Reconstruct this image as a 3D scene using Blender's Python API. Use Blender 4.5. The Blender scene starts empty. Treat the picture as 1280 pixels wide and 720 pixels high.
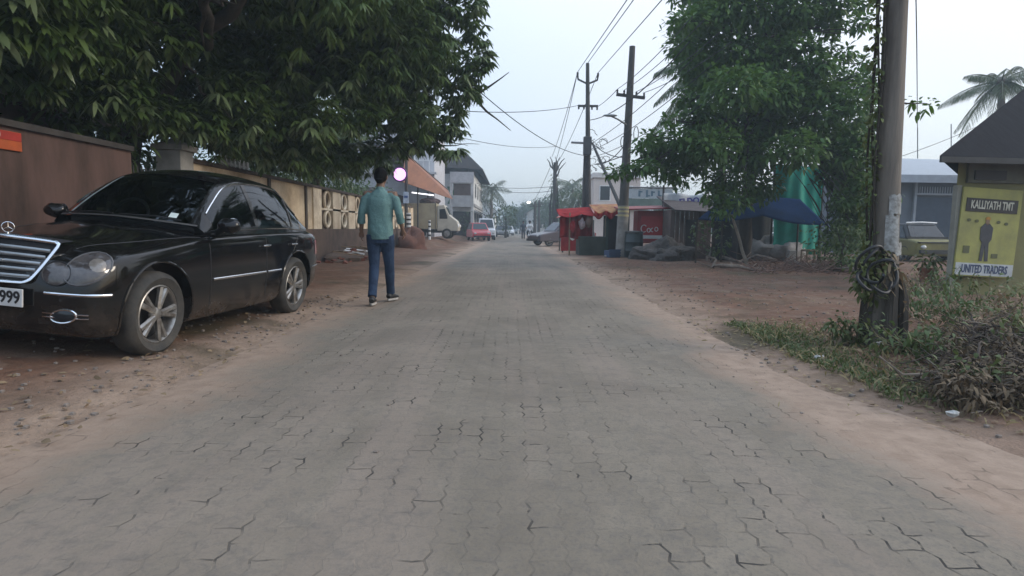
import bpy, bmesh, math, random
import numpy as np
from mathutils import Vector, Matrix, noise, Euler
from mathutils.bvhtree import BVHTree
random.seed(7); rng = np.random.default_rng(7)
PI = math.pi
scn = bpy.context.scene
COL = scn.collection
# ------------------------------------------------------------------ camera
F, HZ, CH, ROLL = 760.0, 285.5, 1.06, 0.012
PITCH = math.atan((360 - HZ) / F)
CAMR = Matrix.Rotation(PI/2 - PITCH, 4, 'X') @ Matrix.Rotation(ROLL, 4, 'Z')
def ray(px, py):
    return (CAMR.to_3x3() @ Vector(((px-640)/F, -(py-360)/F, -1.0))).normalized()
def P(px, py, Y):
    d = ray(px, py); return Vector((0, 0, CH)) + d * (Y/d.y)
def G(px, py, z=0.0):
    d = ray(px, py); return Vector((0, 0, CH)) + d * ((z-CH)/d.z)
cam = bpy.data.objects.new('camera', bpy.data.cameras.new('camera')); COL.objects.link(cam)
cam.data.sensor_width = 36; cam.data.lens = 36*F/1280
cam.data.clip_end = 3000; cam.data.clip_start = .05
cam.matrix_world = Matrix.Translation((0, 0, CH)) @ CAMR
scn.camera = cam
# ------------------------------------------------------------------ materials
def newmat(name):
    m = bpy.data.materials.new(name); m.use_nodes = True
    nt = m.node_tree; b = nt.nodes['Principled BSDF']
    return m, nt, b
def nd(nt, t, **kw):
    n = nt.nodes.new(t)
    for k, v in kw.items():
        if k.startswith('i_'): n.inputs[int(k[2:])].default_value = v
        else: setattr(n, k, v)
    return n
def mixc(nt, fac, a, b, mode='MIX'):
    n = nt.nodes.new('ShaderNodeMix'); n.data_type = 'RGBA'; n.blend_type = mode
    for idx, v in ((0, fac), (6, a), (7, b)):
        if hasattr(v, 'is_output'): nt.links.new(v, n.inputs[idx])
        else: n.inputs[idx].default_value = v if idx == 0 or len(v) == 4 else (*v, 1)
    return n.outputs[2]
def ramp(nt, src, p0, p1, c0=0.0, c1=1.0):
    n = nt.nodes.new('ShaderNodeMapRange'); n.inputs[1].default_value = p0; n.inputs[2].default_value = p1
    n.inputs[3].default_value = c0; n.inputs[4].default_value = c1
    nt.links.new(src, n.inputs[0]); return n.outputs[0]
def math_(nt, op, a, b=None, c=None):
    n = nt.nodes.new('ShaderNodeMath'); n.operation = op
    for i, v in enumerate((a, b, c)):
        if v is None: continue
        if hasattr(v, 'is_output'): nt.links.new(v, n.inputs[i])
        else: n.inputs[i].default_value = v
    return n.outputs[0]
def noisen(nt, vec, scale, detail=4, rough=.6, dist=0):
    n = nt.nodes.new('ShaderNodeTexNoise'); n.inputs['Scale'].default_value = scale
    n.inputs['Detail'].default_value = detail; n.inputs['Roughness'].default_value = rough
    n.inputs['Distortion'].default_value = dist
    if vec is not None: nt.links.new(vec, n.inputs['Vector'])
    return n.outputs['Fac']
def mat(name, c, rough=.8, var=.25, scale=3.0, c2=None, bump=.0, bscale=30, metal=0, spec=.5, coat=0, emit=0, stretch=None, amt=None):
    """procedural paint / plaster / metal: two tones broken up by noise, plus fine bump"""
    m, nt, b = newmat(name)
    tc = nt.nodes.new('ShaderNodeTexCoord').outputs['Object']
    if stretch:
        mp = nt.nodes.new('ShaderNodeMapping'); mp.inputs['Scale'].default_value = stretch
        nt.links.new(tc, mp.inputs[0]); tc = mp.outputs[0]
    n = noisen(nt, tc, scale, 6, .65)
    if c2 is None: c2 = tuple(x*(1-var) for x in c)
    f = ramp(nt, n, .38, .66) if amt is None else ramp(nt, n, amt[0], amt[1])
    nt.links.new(mixc(nt, f, c, c2), b.inputs['Base Color'])
    b.inputs['Roughness'].default_value = rough; b.inputs['Metallic'].default_value = metal
    b.inputs['Specular IOR Level'].default_value = spec; b.inputs['Coat Weight'].default_value = coat
    b.inputs['Coat Roughness'].default_value = .05
    if bump:
        bn = nt.nodes.new('ShaderNodeBump'); bn.inputs['Strength'].default_value = bump; bn.inputs['Distance'].default_value = .02
        nt.links.new(noisen(nt, tc, bscale, 5, .7), bn.inputs['Height']); nt.links.new(bn.outputs[0], b.inputs['Normal'])
    if emit:
        b.inputs['Emission Color'].default_value = (*c, 1); b.inputs['Emission Strength'].default_value = emit
    return m
def leafmat(name, c, c2, rough=.45, trans=.3, cl=1.2, spec=.4):
    m, nt, b = newmat(name)
    geo = nt.nodes.new('ShaderNodeNewGeometry'); tc = nt.nodes.new('ShaderNodeTexCoord').outputs['Object']
    f = math_(nt, 'ADD', math_(nt, 'MULTIPLY', geo.outputs['Random Per Island'], .6), math_(nt, 'MULTIPLY', ramp(nt, noisen(nt, tc, cl, 2), .35, .65), .4))
    col = mixc(nt, f, c, c2); nt.links.new(col, b.inputs['Base Color'])
    b.inputs['Roughness'].default_value = rough; b.inputs['Specular IOR Level'].default_value = spec
    t = nt.nodes.new('ShaderNodeBsdfTranslucent'); nt.links.new(col, t.inputs['Color'])
    mx = nt.nodes.new('ShaderNodeMixShader'); mx.inputs[0].default_value = trans
    nt.links.new(b.outputs[0], mx.inputs[1]); nt.links.new(t.outputs[0], mx.inputs[2])
    nt.links.new(mx.outputs[0], nt.nodes['Material Output'].inputs['Surface'])
    return m
def glassmat(name, tint, rough=.03):
    m, nt, b = newmat(name)
    g = nt.nodes.new('ShaderNodeBsdfGlossy'); g.inputs['Roughness'].default_value = rough; g.inputs['Color'].default_value = (.9, .95, 1, 1)
    t = nt.nodes.new('ShaderNodeBsdfTransparent'); t.inputs['Color'].default_value = (*tint, 1)
    fr = nt.nodes.new('ShaderNodeFresnel'); fr.inputs[0].default_value = 1.5
    mx = nt.nodes.new('ShaderNodeMixShader'); nt.links.new(fr.outputs[0], mx.inputs[0])
    nt.links.new(t.outputs[0], mx.inputs[1]); nt.links.new(g.outputs[0], mx.inputs[2])
    nt.links.new(mx.outputs[0], nt.nodes['Material Output'].inputs['Surface'])
    return m
# ------------------------------------------------------------------ mesh builder
class MB:
    def __init__(s): s.v = []; s.f = []
    def add(s, vs, fs):
        o = len(s.v); s.v += [tuple(p) for p in vs]; s.f += [tuple(i+o for i in f) for f in fs]; return s
    def box(s, c, d, rz=0, m=None):
        hx, hy, hz = d[0]/2, d[1]/2, d[2]/2
        R = Matrix.Translation(c) @ (m if m is not None else Matrix.Rotation(rz, 4, 'Z'))
        vs = [R @ Vector((x, y, z)) for x in (-hx, hx) for y in (-hy, hy) for z in (-hz, hz)]
        return s.add(vs, [(0,1,3,2),(4,6,7,5),(0,4,5,1),(2,3,7,6),(0,2,6,4),(1,5,7,3)])
    def bb(s, a, b):
        return s.box([(a[i]+b[i])/2 for i in range(3)], [abs(b[i]-a[i]) for i in range(3)])
    def tube(s, pts, r, n=8, caps=True):
        pts = [Vector(p) for p in pts]
        rs = r if isinstance(r, list) else [r]*len(pts)
        vs = []; fs = []
        up = None
        for i, p in enumerate(pts):
            t = (pts[min(i+1, len(pts)-1)] - pts[max(i-1, 0)])
            t = t.normalized() if t.length > 1e-9 else Vector((0,0,1))
            if up is None: up = Vector((0,0,1)) if abs(t.z) < .9 else Vector((1,0,0))
            a = up - t*up.dot(t)
            if a.length < 1e-4: a = t.orthogonal()
            a.normalize(); up = a; b = t.cross(a)
            rr = rs[i]; ra, rb = rr if isinstance(rr, tuple) else (rr, rr)
            vs += [p + a*math.cos(2*PI*k/n)*ra + b*math.sin(2*PI*k/n)*rb for k in range(n)]
        for i in range(len(pts)-1):
            for k in range(n):
                k2 = (k+1) % n; fs.append((i*n+k, i*n+k2, (i+1)*n+k2, (i+1)*n+k))
        if caps:
            fs.append(tuple(range(n-1, -1, -1))); fs.append(tuple((len(pts)-1)*n+k for k in range(n)))
        return s.add(vs, fs)
    def lathe(s, prof, n=24, c=(0,0,0), m=None):
        """prof: (r, z) pairs, turned about local z"""
        M = Matrix.Translation(c) @ (m if m is not None else Matrix())
        vs = [M @ Vector((r*math.cos(2*PI*k/n), r*math.sin(2*PI*k/n), z)) for r, z in prof for k in range(n)]
        fs = [(i*n+k, i*n+(k+1) % n, (i+1)*n+(k+1) % n, (i+1)*n+k) for i in range(len(prof)-1) for k in range(n)]
        return s.add(vs, fs)
    def prism(s, poly, d, m):
        """poly (x, y) extruded by d along local z, placed by matrix m"""
        n = len(poly)
        vs = [m @ Vector((x, y, 0)) for x, y in poly] + [m @ Vector((x, y, d)) for x, y in poly]
        fs = [tuple(range(n-1, -1, -1)), tuple(range(n, 2*n))] + [(i, (i+1) % n, n+(i+1) % n, n+i) for i in range(n)]
        return s.add(vs, fs)
    def grid(s, fn, nu, nv, skip=None):
        o = [[fn(i/nu, j/nv) for j in range(nv+1)] for i in range(nu+1)]
        fs = [(i*(nv+1)+j, (i+1)*(nv+1)+j, (i+1)*(nv+1)+j+1, i*(nv+1)+j+1) for i in range(nu) for j in range(nv) if not (skip and skip((i+.5)/nu, (j+.5)/nv))]
        return s.add([p for row in o for p in row], fs)
    def ball(s, c, r, n=10, jit=0, seed=0):
        r = r if isinstance(r, (tuple, list)) else (r, r, r)
        vs = []; 
        for i in range(n+1):
            for k in range(2*n):
                a = PI*i/n; b = PI*k/n
                d = Vector((math.sin(a)*math.cos(b), math.sin(a)*math.sin(b), math.cos(a)))
                q = 1 + (jit*(noise.noise(d*1.7+Vector((seed, seed*.7, 0)))+.35*noise.noise(d*5+Vector((0, seed, 3)))+.2*noise.noise(d*11+Vector((seed, 1, 0)))) if jit else 0)
                vs.append((c[0]+d.x*r[0]*q, c[1]+d.y*r[1]*q, c[2]+d.z*r[2]*q))
        fs = [(i*2*n+k, (i+1)*2*n+k, (i+1)*2*n+(k+1) % (2*n), i*2*n+(k+1) % (2*n)) for i in range(n) for k in range(2*n)]
        return s.add(vs, fs)
MROOT = {}
def mesh_from(name, v, f):
    me = bpy.data.meshes.new(name); me.from_pydata([tuple(p) for p in v], [], f); me.validate(); return me
def obj(name, mb, m, parent=None, smooth=False, bevel=0, world=True, solid=0, tag=None):
    v = mb.v; loc = None
    if parent is not None:
        if world:
            inv = MROOT[parent.name].inverted(); v = [inv @ Vector(p) for p in v]
    elif tag != 'keep':
        a = np.array(v); lo, hi = a.min(0), a.max(0); loc = Vector(((lo[0]+hi[0])/2, (lo[1]+hi[1])/2, lo[2]))
        v = [Vector(p)-loc for p in v]
    me = mesh_from(name, v, mb.f)
    bm = bmesh.new(); bm.from_mesh(me); bmesh.ops.remove_doubles(bm, verts=bm.verts, dist=1e-5)
    bmesh.ops.recalc_face_normals(bm, faces=bm.faces); bm.to_mesh(me); bm.free()
    o = bpy.data.objects.new(name, me); COL.objects.link(o)
    me.materials.append(m)
    if smooth:
        for p in me.polygons: p.use_smooth = True
        me.set_sharp_from_angle(angle=math.radians(50))
    if bevel:
        b = o.modifiers.new('bevel', 'BEVEL'); b.width = bevel; b.segments = 2; b.limit_method = 'ANGLE'
    if solid:
        b = o.modifiers.new('solid', 'SOLIDIFY'); b.thickness = solid
    if parent is not None:
        o.parent = parent; MROOT[o.name] = MROOT[parent.name]
        if not world: o.matrix_parent_inverse = Matrix()
    elif loc is not None:
        o.location = loc; MROOT[o.name] = Matrix.Translation(loc)
    else: MROOT[o.name] = Matrix()
    return o
def thing(name, label, cat, loc=(0,0,0), rz=0, group=None):
    o = bpy.data.objects.new(name, None); COL.objects.link(o); o.empty_display_size = .2
    o.location = loc; o.rotation_euler = (0, 0, rz); MROOT[o.name] = Matrix.Translation(loc) @ Matrix.Rotation(rz, 4, 'Z')
    return tag(o, label, cat, group)
def tag(o, label, cat, group=None, kind=None):
    o['label'] = label; o['category'] = cat
    if group: o['group'] = group
    if kind: o['kind'] = kind
    return o
def struct(o, kind='structure', label=None, cat=None):
    o['kind'] = kind
    if label: o['label'] = label
    if cat: o['category'] = cat
    return o
def dup(root, loc, rz=None, label=None):
    r = root.copy(); COL.objects.link(r); r.location = loc
    if rz is not None: r.rotation_euler = (0, 0, rz)
    if label: r['label'] = label
    for ch in list(root.children):
        c = ch.copy(); COL.objects.link(c); c.parent = r
        for g in list(ch.children):
            d = g.copy(); COL.objects.link(d); d.parent = c
    return r
def baked(o):
    dg = bpy.context.evaluated_depsgraph_get()
    me = bpy.data.meshes.new_from_object(o.evaluated_get(dg))
    o.modifiers.clear(); old = o.data; o.data = me; bpy.data.meshes.remove(old); return o
def remesh(o, vox, it=6, fac=.5):
    r = o.modifiers.new('r', 'REMESH'); r.mode = 'VOXEL'; r.voxel_size = vox; r.use_smooth_shade = True
    s = o.modifiers.new('s', 'SMOOTH'); s.iterations = it; s.factor = fac
    m = o.data.materials[0]; baked(o)
    if not o.data.materials: o.data.materials.append(m)
    for p in o.data.polygons: p.use_smooth = True
    return o
def text_mb(txt, size, depth=.004, bold=.0, align='CENTER', sx=1.0):
    cu = bpy.data.curves.new('t', 'FONT'); cu.body = txt; cu.size = size; cu.extrude = depth; cu.offset = bold
    cu.align_x = align; cu.align_y = 'CENTER'; cu.resolution_u = 3
    o = bpy.data.objects.new('t', cu); COL.objects.link(o)
    dg = bpy.context.evaluated_depsgraph_get(); me = bpy.data.meshes.new_from_object(o.evaluated_get(dg))
    mb = MB().add([(p.co.x*sx, p.co.y, p.co.z) for p in me.vertices], [tuple(p.vertices) for p in me.polygons])
    bpy.data.objects.remove(o); bpy.data.curves.remove(cu); bpy.data.meshes.remove(me)
    return mb
def xf(mb, m):
    r = MB(); r.v = [tuple(m @ Vector(p)) for p in mb.v]; r.f = list(mb.f); return r
def frame(o, x, y):
    """matrix with origin o, local x and y axes, z = x cross y"""
    x = Vector(x).normalized(); z = x.cross(Vector(y)).normalized(); y = z.cross(x)
    return Matrix(((x.x, y.x, z.x, o[0]), (x.y, y.y, z.y, o[1]), (x.z, y.z, z.z, o[2]), (0,0,0,1)))
# ------------------------------------------------------------------ leaves
def leaves_mb(pos, dirs, L, W, bend=.3, fold=.25):
    """blades: base, two pairs of edge points, tip; numpy arrays in, verts and faces out"""
    n = len(pos); d = dirs/np.linalg.norm(dirs, axis=1, keepdims=True)
    up = np.tile([0, 0, 1.0], (n, 1)) + rng.normal(0, .35, (n, 3))
    s = np.cross(d, up); s /= np.linalg.norm(s, axis=1, keepdims=True)+1e-9
    nn = np.cross(s, d)
    L = np.asarray(L).reshape(-1, 1)*np.ones((n, 1)); W = np.asarray(W).reshape(-1, 1)*np.ones((n, 1))
    def pt(t, w):
        return pos + d*L*t - np.array([0, 0, 1])*L*bend*t*t + s*W*w + nn*W*abs(w)*fold
    V = np.stack([pt(0, 0), pt(.35, -.5), pt(.35, .5), pt(.7, -.42), pt(.7, .42), pt(1, 0)], 1).reshape(-1, 3)
    b = (np.arange(n)*6)[:, None]
    tri = np.concatenate([b+[0, 2, 1], b+[3, 4, 5]], 0); quad = b+[1, 2, 4, 3]
    return V, tri, quad
def leaf_obj(name, V, tri, quad, m, parent=None):
    me = bpy.data.meshes.new(name)
    me.vertices.add(len(V)); 
    if parent is not None:
        inv = MROOT[parent.name].inverted(); R = np.array(inv.to_3x3()); t = np.array(inv.translation); V = V @ R.T + t
    me.vertices.foreach_set('co', V.astype(np.float32).ravel())
    nl = tri.size + quad.size; me.loops.add(nl); me.loops.foreach_set('vertex_index', np.concatenate([tri.ravel(), quad.ravel()]).astype(np.int32))
    st = np.concatenate([np.arange(len(tri))*3, tri.size + np.arange(len(quad))*4]).astype(np.int32)
    me.polygons.add(len(st)); me.polygons.foreach_set('loop_start', st)
    me.update(calc_edges=True); me.validate()
    me.materials.append(m); o = bpy.data.objects.new(name, me); COL.objects.link(o)
    if parent is not None: o.parent = parent; MROOT[o.name] = MROOT[parent.name]
    else: MROOT[o.name] = Matrix()
    return o
def cloud(clumps, per, L, W, bend=.35, jit=.3, rosette=0, shell=.45, down=.25):
    """clumps: (x, y, z, r, squash).  rosette=k groups leaves in whorls of k"""
    Ps, Ds = [], []
    for (x, y, z, r, sq) in clumps:
        n = max(4, int(per*r*r))
        u = rng.normal(0, 1, (n, 3)); u /= np.linalg.norm(u, axis=1, keepdims=True)
        rad = r*(shell + (1-shell)*rng.random((n, 1))**.6)
        p = u*rad*[1, 1, sq] * (1 + .25*rng.normal(0, 1, (n, 1))*.6) + [x, y, z]
        if rosette:
            for k in range(rosette):
                a = 2*PI*(k+rng.random(n)*.7)/rosette
                d = np.stack([np.cos(a), np.sin(a), -down-.5*rng.random(n)], 1) + u*.45
                Ps.append(p + rng.normal(0, .01, (n, 3))); Ds.append(d)
        else:
            d = u + rng.normal(0, jit, (n, 3)) + [0, 0, -down]; Ps.append(p); Ds.append(d)
    Ps = np.concatenate(Ps); Ds = np.concatenate(Ds); n = len(Ps)
    return leaves_mb(Ps, Ds, L*(.7+.6*rng.random(n)), W*(.75+.5*rng.random(n)), bend)
def wig(a, b, n=6, amp=.1, sd=0):
    a, b = Vector(a), Vector(b); L = (b-a).length
    return [a.lerp(b, i/n) + noise.noise_vector(Vector((i*.7+sd*3.1, sd, sd*.3)))*amp*L*(1 if 0 < i else 0) for i in range(n+1)]
# ------------------------------------------------------------------ palette
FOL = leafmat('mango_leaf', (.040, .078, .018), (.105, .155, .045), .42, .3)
FOLM = leafmat('sheen_mango_leaf', (.10, .15, .06), (.20, .25, .13), .34, .3, 1.2, .5)  # paler copy of the mango leaf, sky sheen put into its colour
FOL2 = leafmat('almond_leaf', (.048, .110, .022), (.115, .195, .042), .5, .38, 1.2, .3)
FOL3 = leafmat('shrub_leaf', (.05, .09, .025), (.12, .16, .055), .55, .3)
FOLY = leafmat('vine_leaf', (.06, .085, .02), (.14, .16, .05), .55, .3)
FOLH = leafmat('far_leaf', (.04, .075, .03), (.08, .12, .05), .6, .3)
PALM = leafmat('palm_leaf', (.045, .07, .025), (.09, .11, .045), .45, .25)
DRY = leafmat('dry_leaf', (.16, .11, .065), (.30, .22, .13), .8, .2)
DRYD = leafmat('withered_leaf', (.075, .052, .032), (.19, .14, .085), .85, .2)
BARK = mat('bark', (.062, .05, .038), .95, .5, 6, bump=.6, bscale=14, stretch=(1, 1, .3))
BARKG = mat('pole_wood', (.175, .150, .122), .9, .5, 5, c2=(.060, .049, .040), bump=.5, bscale=16, stretch=(1, 1, .12))
CONC = mat('concrete', (.28, .27, .25), .9, .35, 2.5, bump=.3, bscale=25)
POLED = mat('dark_pole', (.07, .065, .06), .85, .4, 4, bump=.2, stretch=(1, 1, .2))
WIRE = mat('wire_black', (.02, .02, .022), .6, .2)
STEEL = mat('galvanised', (.22, .22, .22), .5, .3, 6, metal=.6)
BLACK = mat('black_plastic', (.012, .012, .013), .5, .2)
RUBBER = mat('tyre_rubber', (.028, .027, .025), .85, .3, 8, c2=(.06, .052, .042), bump=.15, bscale=60)
CHROME = mat('chrome', (.75, .76, .78), .14, .12, 9, metal=1)
ALLOY = mat('alloy', (.36, .35, .33), .38, .4, 9, metal=.75, c2=(.17, .15, .13))
WHITE = mat('white_paint', (.72, .71, .68), .55, .2, 3)
DARKIN = mat('dark_interior', (.012, .012, .014), .8, .3)
GLASSD = mat('dark_glass', (.02, .025, .03), .08, .3, 2)
# ------------------------------------------------------------------ light, sky, air
def make_world():
    w = bpy.data.worlds.new('World'); scn.world = w; w.use_nodes = True; nt = w.node_tree; nt.nodes.clear()
    out = nt.nodes.new('ShaderNodeOutputWorld'); add = nt.nodes.new('ShaderNodeAddShader')
    sky = nt.nodes.new('ShaderNodeTexSky'); sky.sky_type = 'NISHITA'; sky.sun_disc = False
    sky.sun_elevation = math.radians(SUN_EL); sky.sun_rotation = math.radians(SUN_ROT); sky.dust_density = 1.6; sky.air_density = 1.2; sky.ozone_density = 1.5
    b1 = nt.nodes.new('ShaderNodeBackground'); b1.inputs[1].default_value = .05; nt.links.new(sky.outputs[0], b1.inputs[0])
    # thin cloud veil: pale, uneven, whiter towards the sun's side
    tc = nt.nodes.new('ShaderNodeTexCoord').outputs['Generated']
    n = noisen(nt, tc, 1.3, 3, .5)
    dt = nt.nodes.new('ShaderNodeVectorMath'); dt.operation = 'DOT_PRODUCT'; nt.links.new(tc, dt.inputs[0])
    a = math.radians(52); dt.inputs[1].default_value = (math.sin(a), math.cos(a), .1)
    f = math_(nt, 'ADD', math_(nt, 'MULTIPLY', ramp(nt, n, .35, .65), .25), ramp(nt, dt.outputs['Value'], .2, 1.0, 0, .75))
    c = mixc(nt, f, (.47, .60, .80), (.80, .78, .80))
    b2 = nt.nodes.new('ShaderNodeBackground'); sz = nt.nodes.new('ShaderNodeSeparateXYZ'); nt.links.new(tc, sz.inputs[0])
    nt.links.new(math_(nt, 'MULTIPLY', math_(nt, 'ADD', .70, math_(nt, 'MULTIPLY', math_(nt, 'MAXIMUM', sz.outputs[2], 0), 1.25)), VEIL), b2.inputs[1]); nt.links.new(c, b2.inputs[0])
    nt.links.new(b1.outputs[0], add.inputs[0]); nt.links.new(b2.outputs[0], add.inputs[1]); nt.links.new(add.outputs[0], out.inputs[0])
SUN_EL, SUN_ROT, VEIL = 26, 96, .74
make_world()
sun = bpy.data.objects.new('sun', bpy.data.lights.new('sun', 'SUN')); COL.objects.link(sun)
sun.data.energy = .9; sun.data.angle = math.radians(16); sun.data.color = (1, .90, .77)
_e, _a = math.radians(SUN_EL), math.radians(SUN_ROT)
sun.rotation_euler = Vector((math.sin(_a)*math.cos(_e), math.cos(_a)*math.cos(_e), math.sin(_e))).to_track_quat('Z', 'Y').to_euler()
scn.view_settings.view_transform = 'Standard'; scn.view_settings.look = 'None'; scn.view_settings.exposure = .62; scn.view_settings.gamma = 1
scn.view_settings.use_curve_mapping = False
scn.cycles.volume_bounces = 1; scn.cycles.max_bounces = 8; scn.cycles.transparent_max_bounces = 12; scn.cycles.use_denoising = True
HAZE = .0030
hz = MB().bb((-230, -30, -2), (230, 430, 16.5))
hm = bpy.data.materials.new('haze'); hm.use_nodes = True; hn = hm.node_tree; hn.nodes.clear()
ho = hn.nodes.new('ShaderNodeOutputMaterial'); hv = hn.nodes.new('ShaderNodeVolumePrincipled')
hv.inputs['Color'].default_value = (.54, .66, .74, 1); hv.inputs['Density'].default_value = HAZE; hv.inputs['Anisotropy'].default_value = .2
hn.links.new(hv.outputs[0], ho.inputs['Volume'])
struct(obj('haze', hz, hm), 'stuff', 'pale bluish haze filling the air along the street', 'haze')
# ------------------------------------------------------------------ ground and road
RL, RR = -2.22, 1.95
def edge_r(y): return RR + max(0, (4.2-y))*.28
def edge_l(y): return RL
def gh(x, y):
    """height of the bare ground"""
    e = (x - edge_r(y)) if x > 0 else (edge_l(y) - x)
    n = noise.noise(Vector((x*.9, y*.9, 3)))*.6 + noise.noise(Vector((x*3.1, y*3.1, 8)))*.4
    base = min(.035, max(-.035, -.004 + e*.10 + n*.024))
    if e > .6: base += min(1, (e-.6)/2)*(.05*n + .02)
    if x < -2.95 and y < 12: base += min(.22, (-2.95-x)*.078)*min(1, max(0, (12-y)/3))
    if x < -4: base += min(.3, max(0, (y-24)/14)*.3) * min(1, (-4-x)/.8)
    if x > 2.6 and y < 10: base += .10*max(0, min(1, (x-2.6)/1.2))*max(0, 1-abs(y-4.5)/4)   # low bank by the pole
    return base
def axis(coarse0, fine, coarse1): return sorted(set([round(v, 4) for v in coarse0+fine+coarse1]))
xs = axis([-220, -140, -90, -60, -40, -28, -20, -16], list(np.arange(-13, 13.01, .3))+list(np.arange(-3.4, -1.2, .09))+list(np.arange(1.2, 4.2, .09)), [16, 20, 28, 40, 60, 90, 140, 220])
ys = axis([-28, -14, -6], list(np.arange(-2, 14, .12))+list(np.arange(14, 45, .4)), [48, 54, 62, 75, 95, 130, 180, 250, 330, 420])
mb = MB()
mb.v = [(x, y, gh(x, y)) for y in ys for x in xs]; nx = len(xs)
mb.f = [(j*nx+i, j*nx+i+1, (j+1)*nx+i+1, (j+1)*nx+i) for j in range(len(ys)-1) for i in range(nx-1)]
def ground_mat():
    m, nt, b = newmat('dirt_ground'); tc = nt.nodes.new('ShaderNodeTexCoord').outputs['Object']
    sx = nt.nodes.new('ShaderNodeSeparateXYZ'); nt.links.new(tc, sx.inputs[0]); X, Y = sx.outputs[0], sx.outputs[1]
    n1 = noisen(nt, tc, .55, 5, .6, .6); n2 = noisen(nt, tc, 3.5, 6, .7, .4); n3 = noisen(nt, tc, 28, 4, .7); n4 = noisen(nt, tc, 1.4, 5, .65, 1)
    red = mixc(nt, ramp(nt, n2, .35, .65), (.185, .098, .062), (.108, .062, .042))
    tan = mixc(nt, ramp(nt, n2, .35, .65), (.335, .243, .178), (.235, .166, .118))
    near = math_(nt, 'ADD', math_(nt, 'ABSOLUTE', math_(nt, 'SUBTRACT', X, -.15)), math_(nt, 'MULTIPLY', math_(nt, 'SUBTRACT', n1, .5), 1.6))
    c = mixc(nt, ramp(nt, near, 2.25, 3.1), tan, red)
    c = mixc(nt, math_(nt, 'MULTIPLY', ramp(nt, n4, .5, .64), .75), c, (.20, .138, .098))      # trodden pale streaks
    c = mixc(nt, math_(nt, 'MULTIPLY', ramp(nt, n1, .52, .66), .7), c, (.066, .062, .036))    # mossy, weedy stains
    c = mixc(nt, math_(nt, 'MULTIPLY', ramp(nt, n3, .62, .72), .6), c, (.06, .045, .035))     # grit
    c = mixc(nt, math_(nt, 'MULTIPLY', ramp(nt, n3, .30, .22), .5), c, (.34, .28, .22))
    nt.links.new(c, b.inputs['Base Color']); b.inputs['Roughness'].default_value = .95; b.inputs['Specular IOR Level'].default_value = .2
    bn = nt.nodes.new('ShaderNodeBump'); bn.inputs['Strength'].default_value = 1.0; bn.inputs['Distance'].default_value = .045
    nt.links.new(math_(nt, 'ADD', math_(nt, 'MULTIPLY', n2, .8), math_(nt, 'MULTIPLY', n3, .35)), bn.inputs['Height']); nt.links.new(bn.outputs[0], b.inputs['Normal'])
    return m
struct(obj('ground', mb, ground_mat(), smooth=True, tag='keep'))
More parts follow.
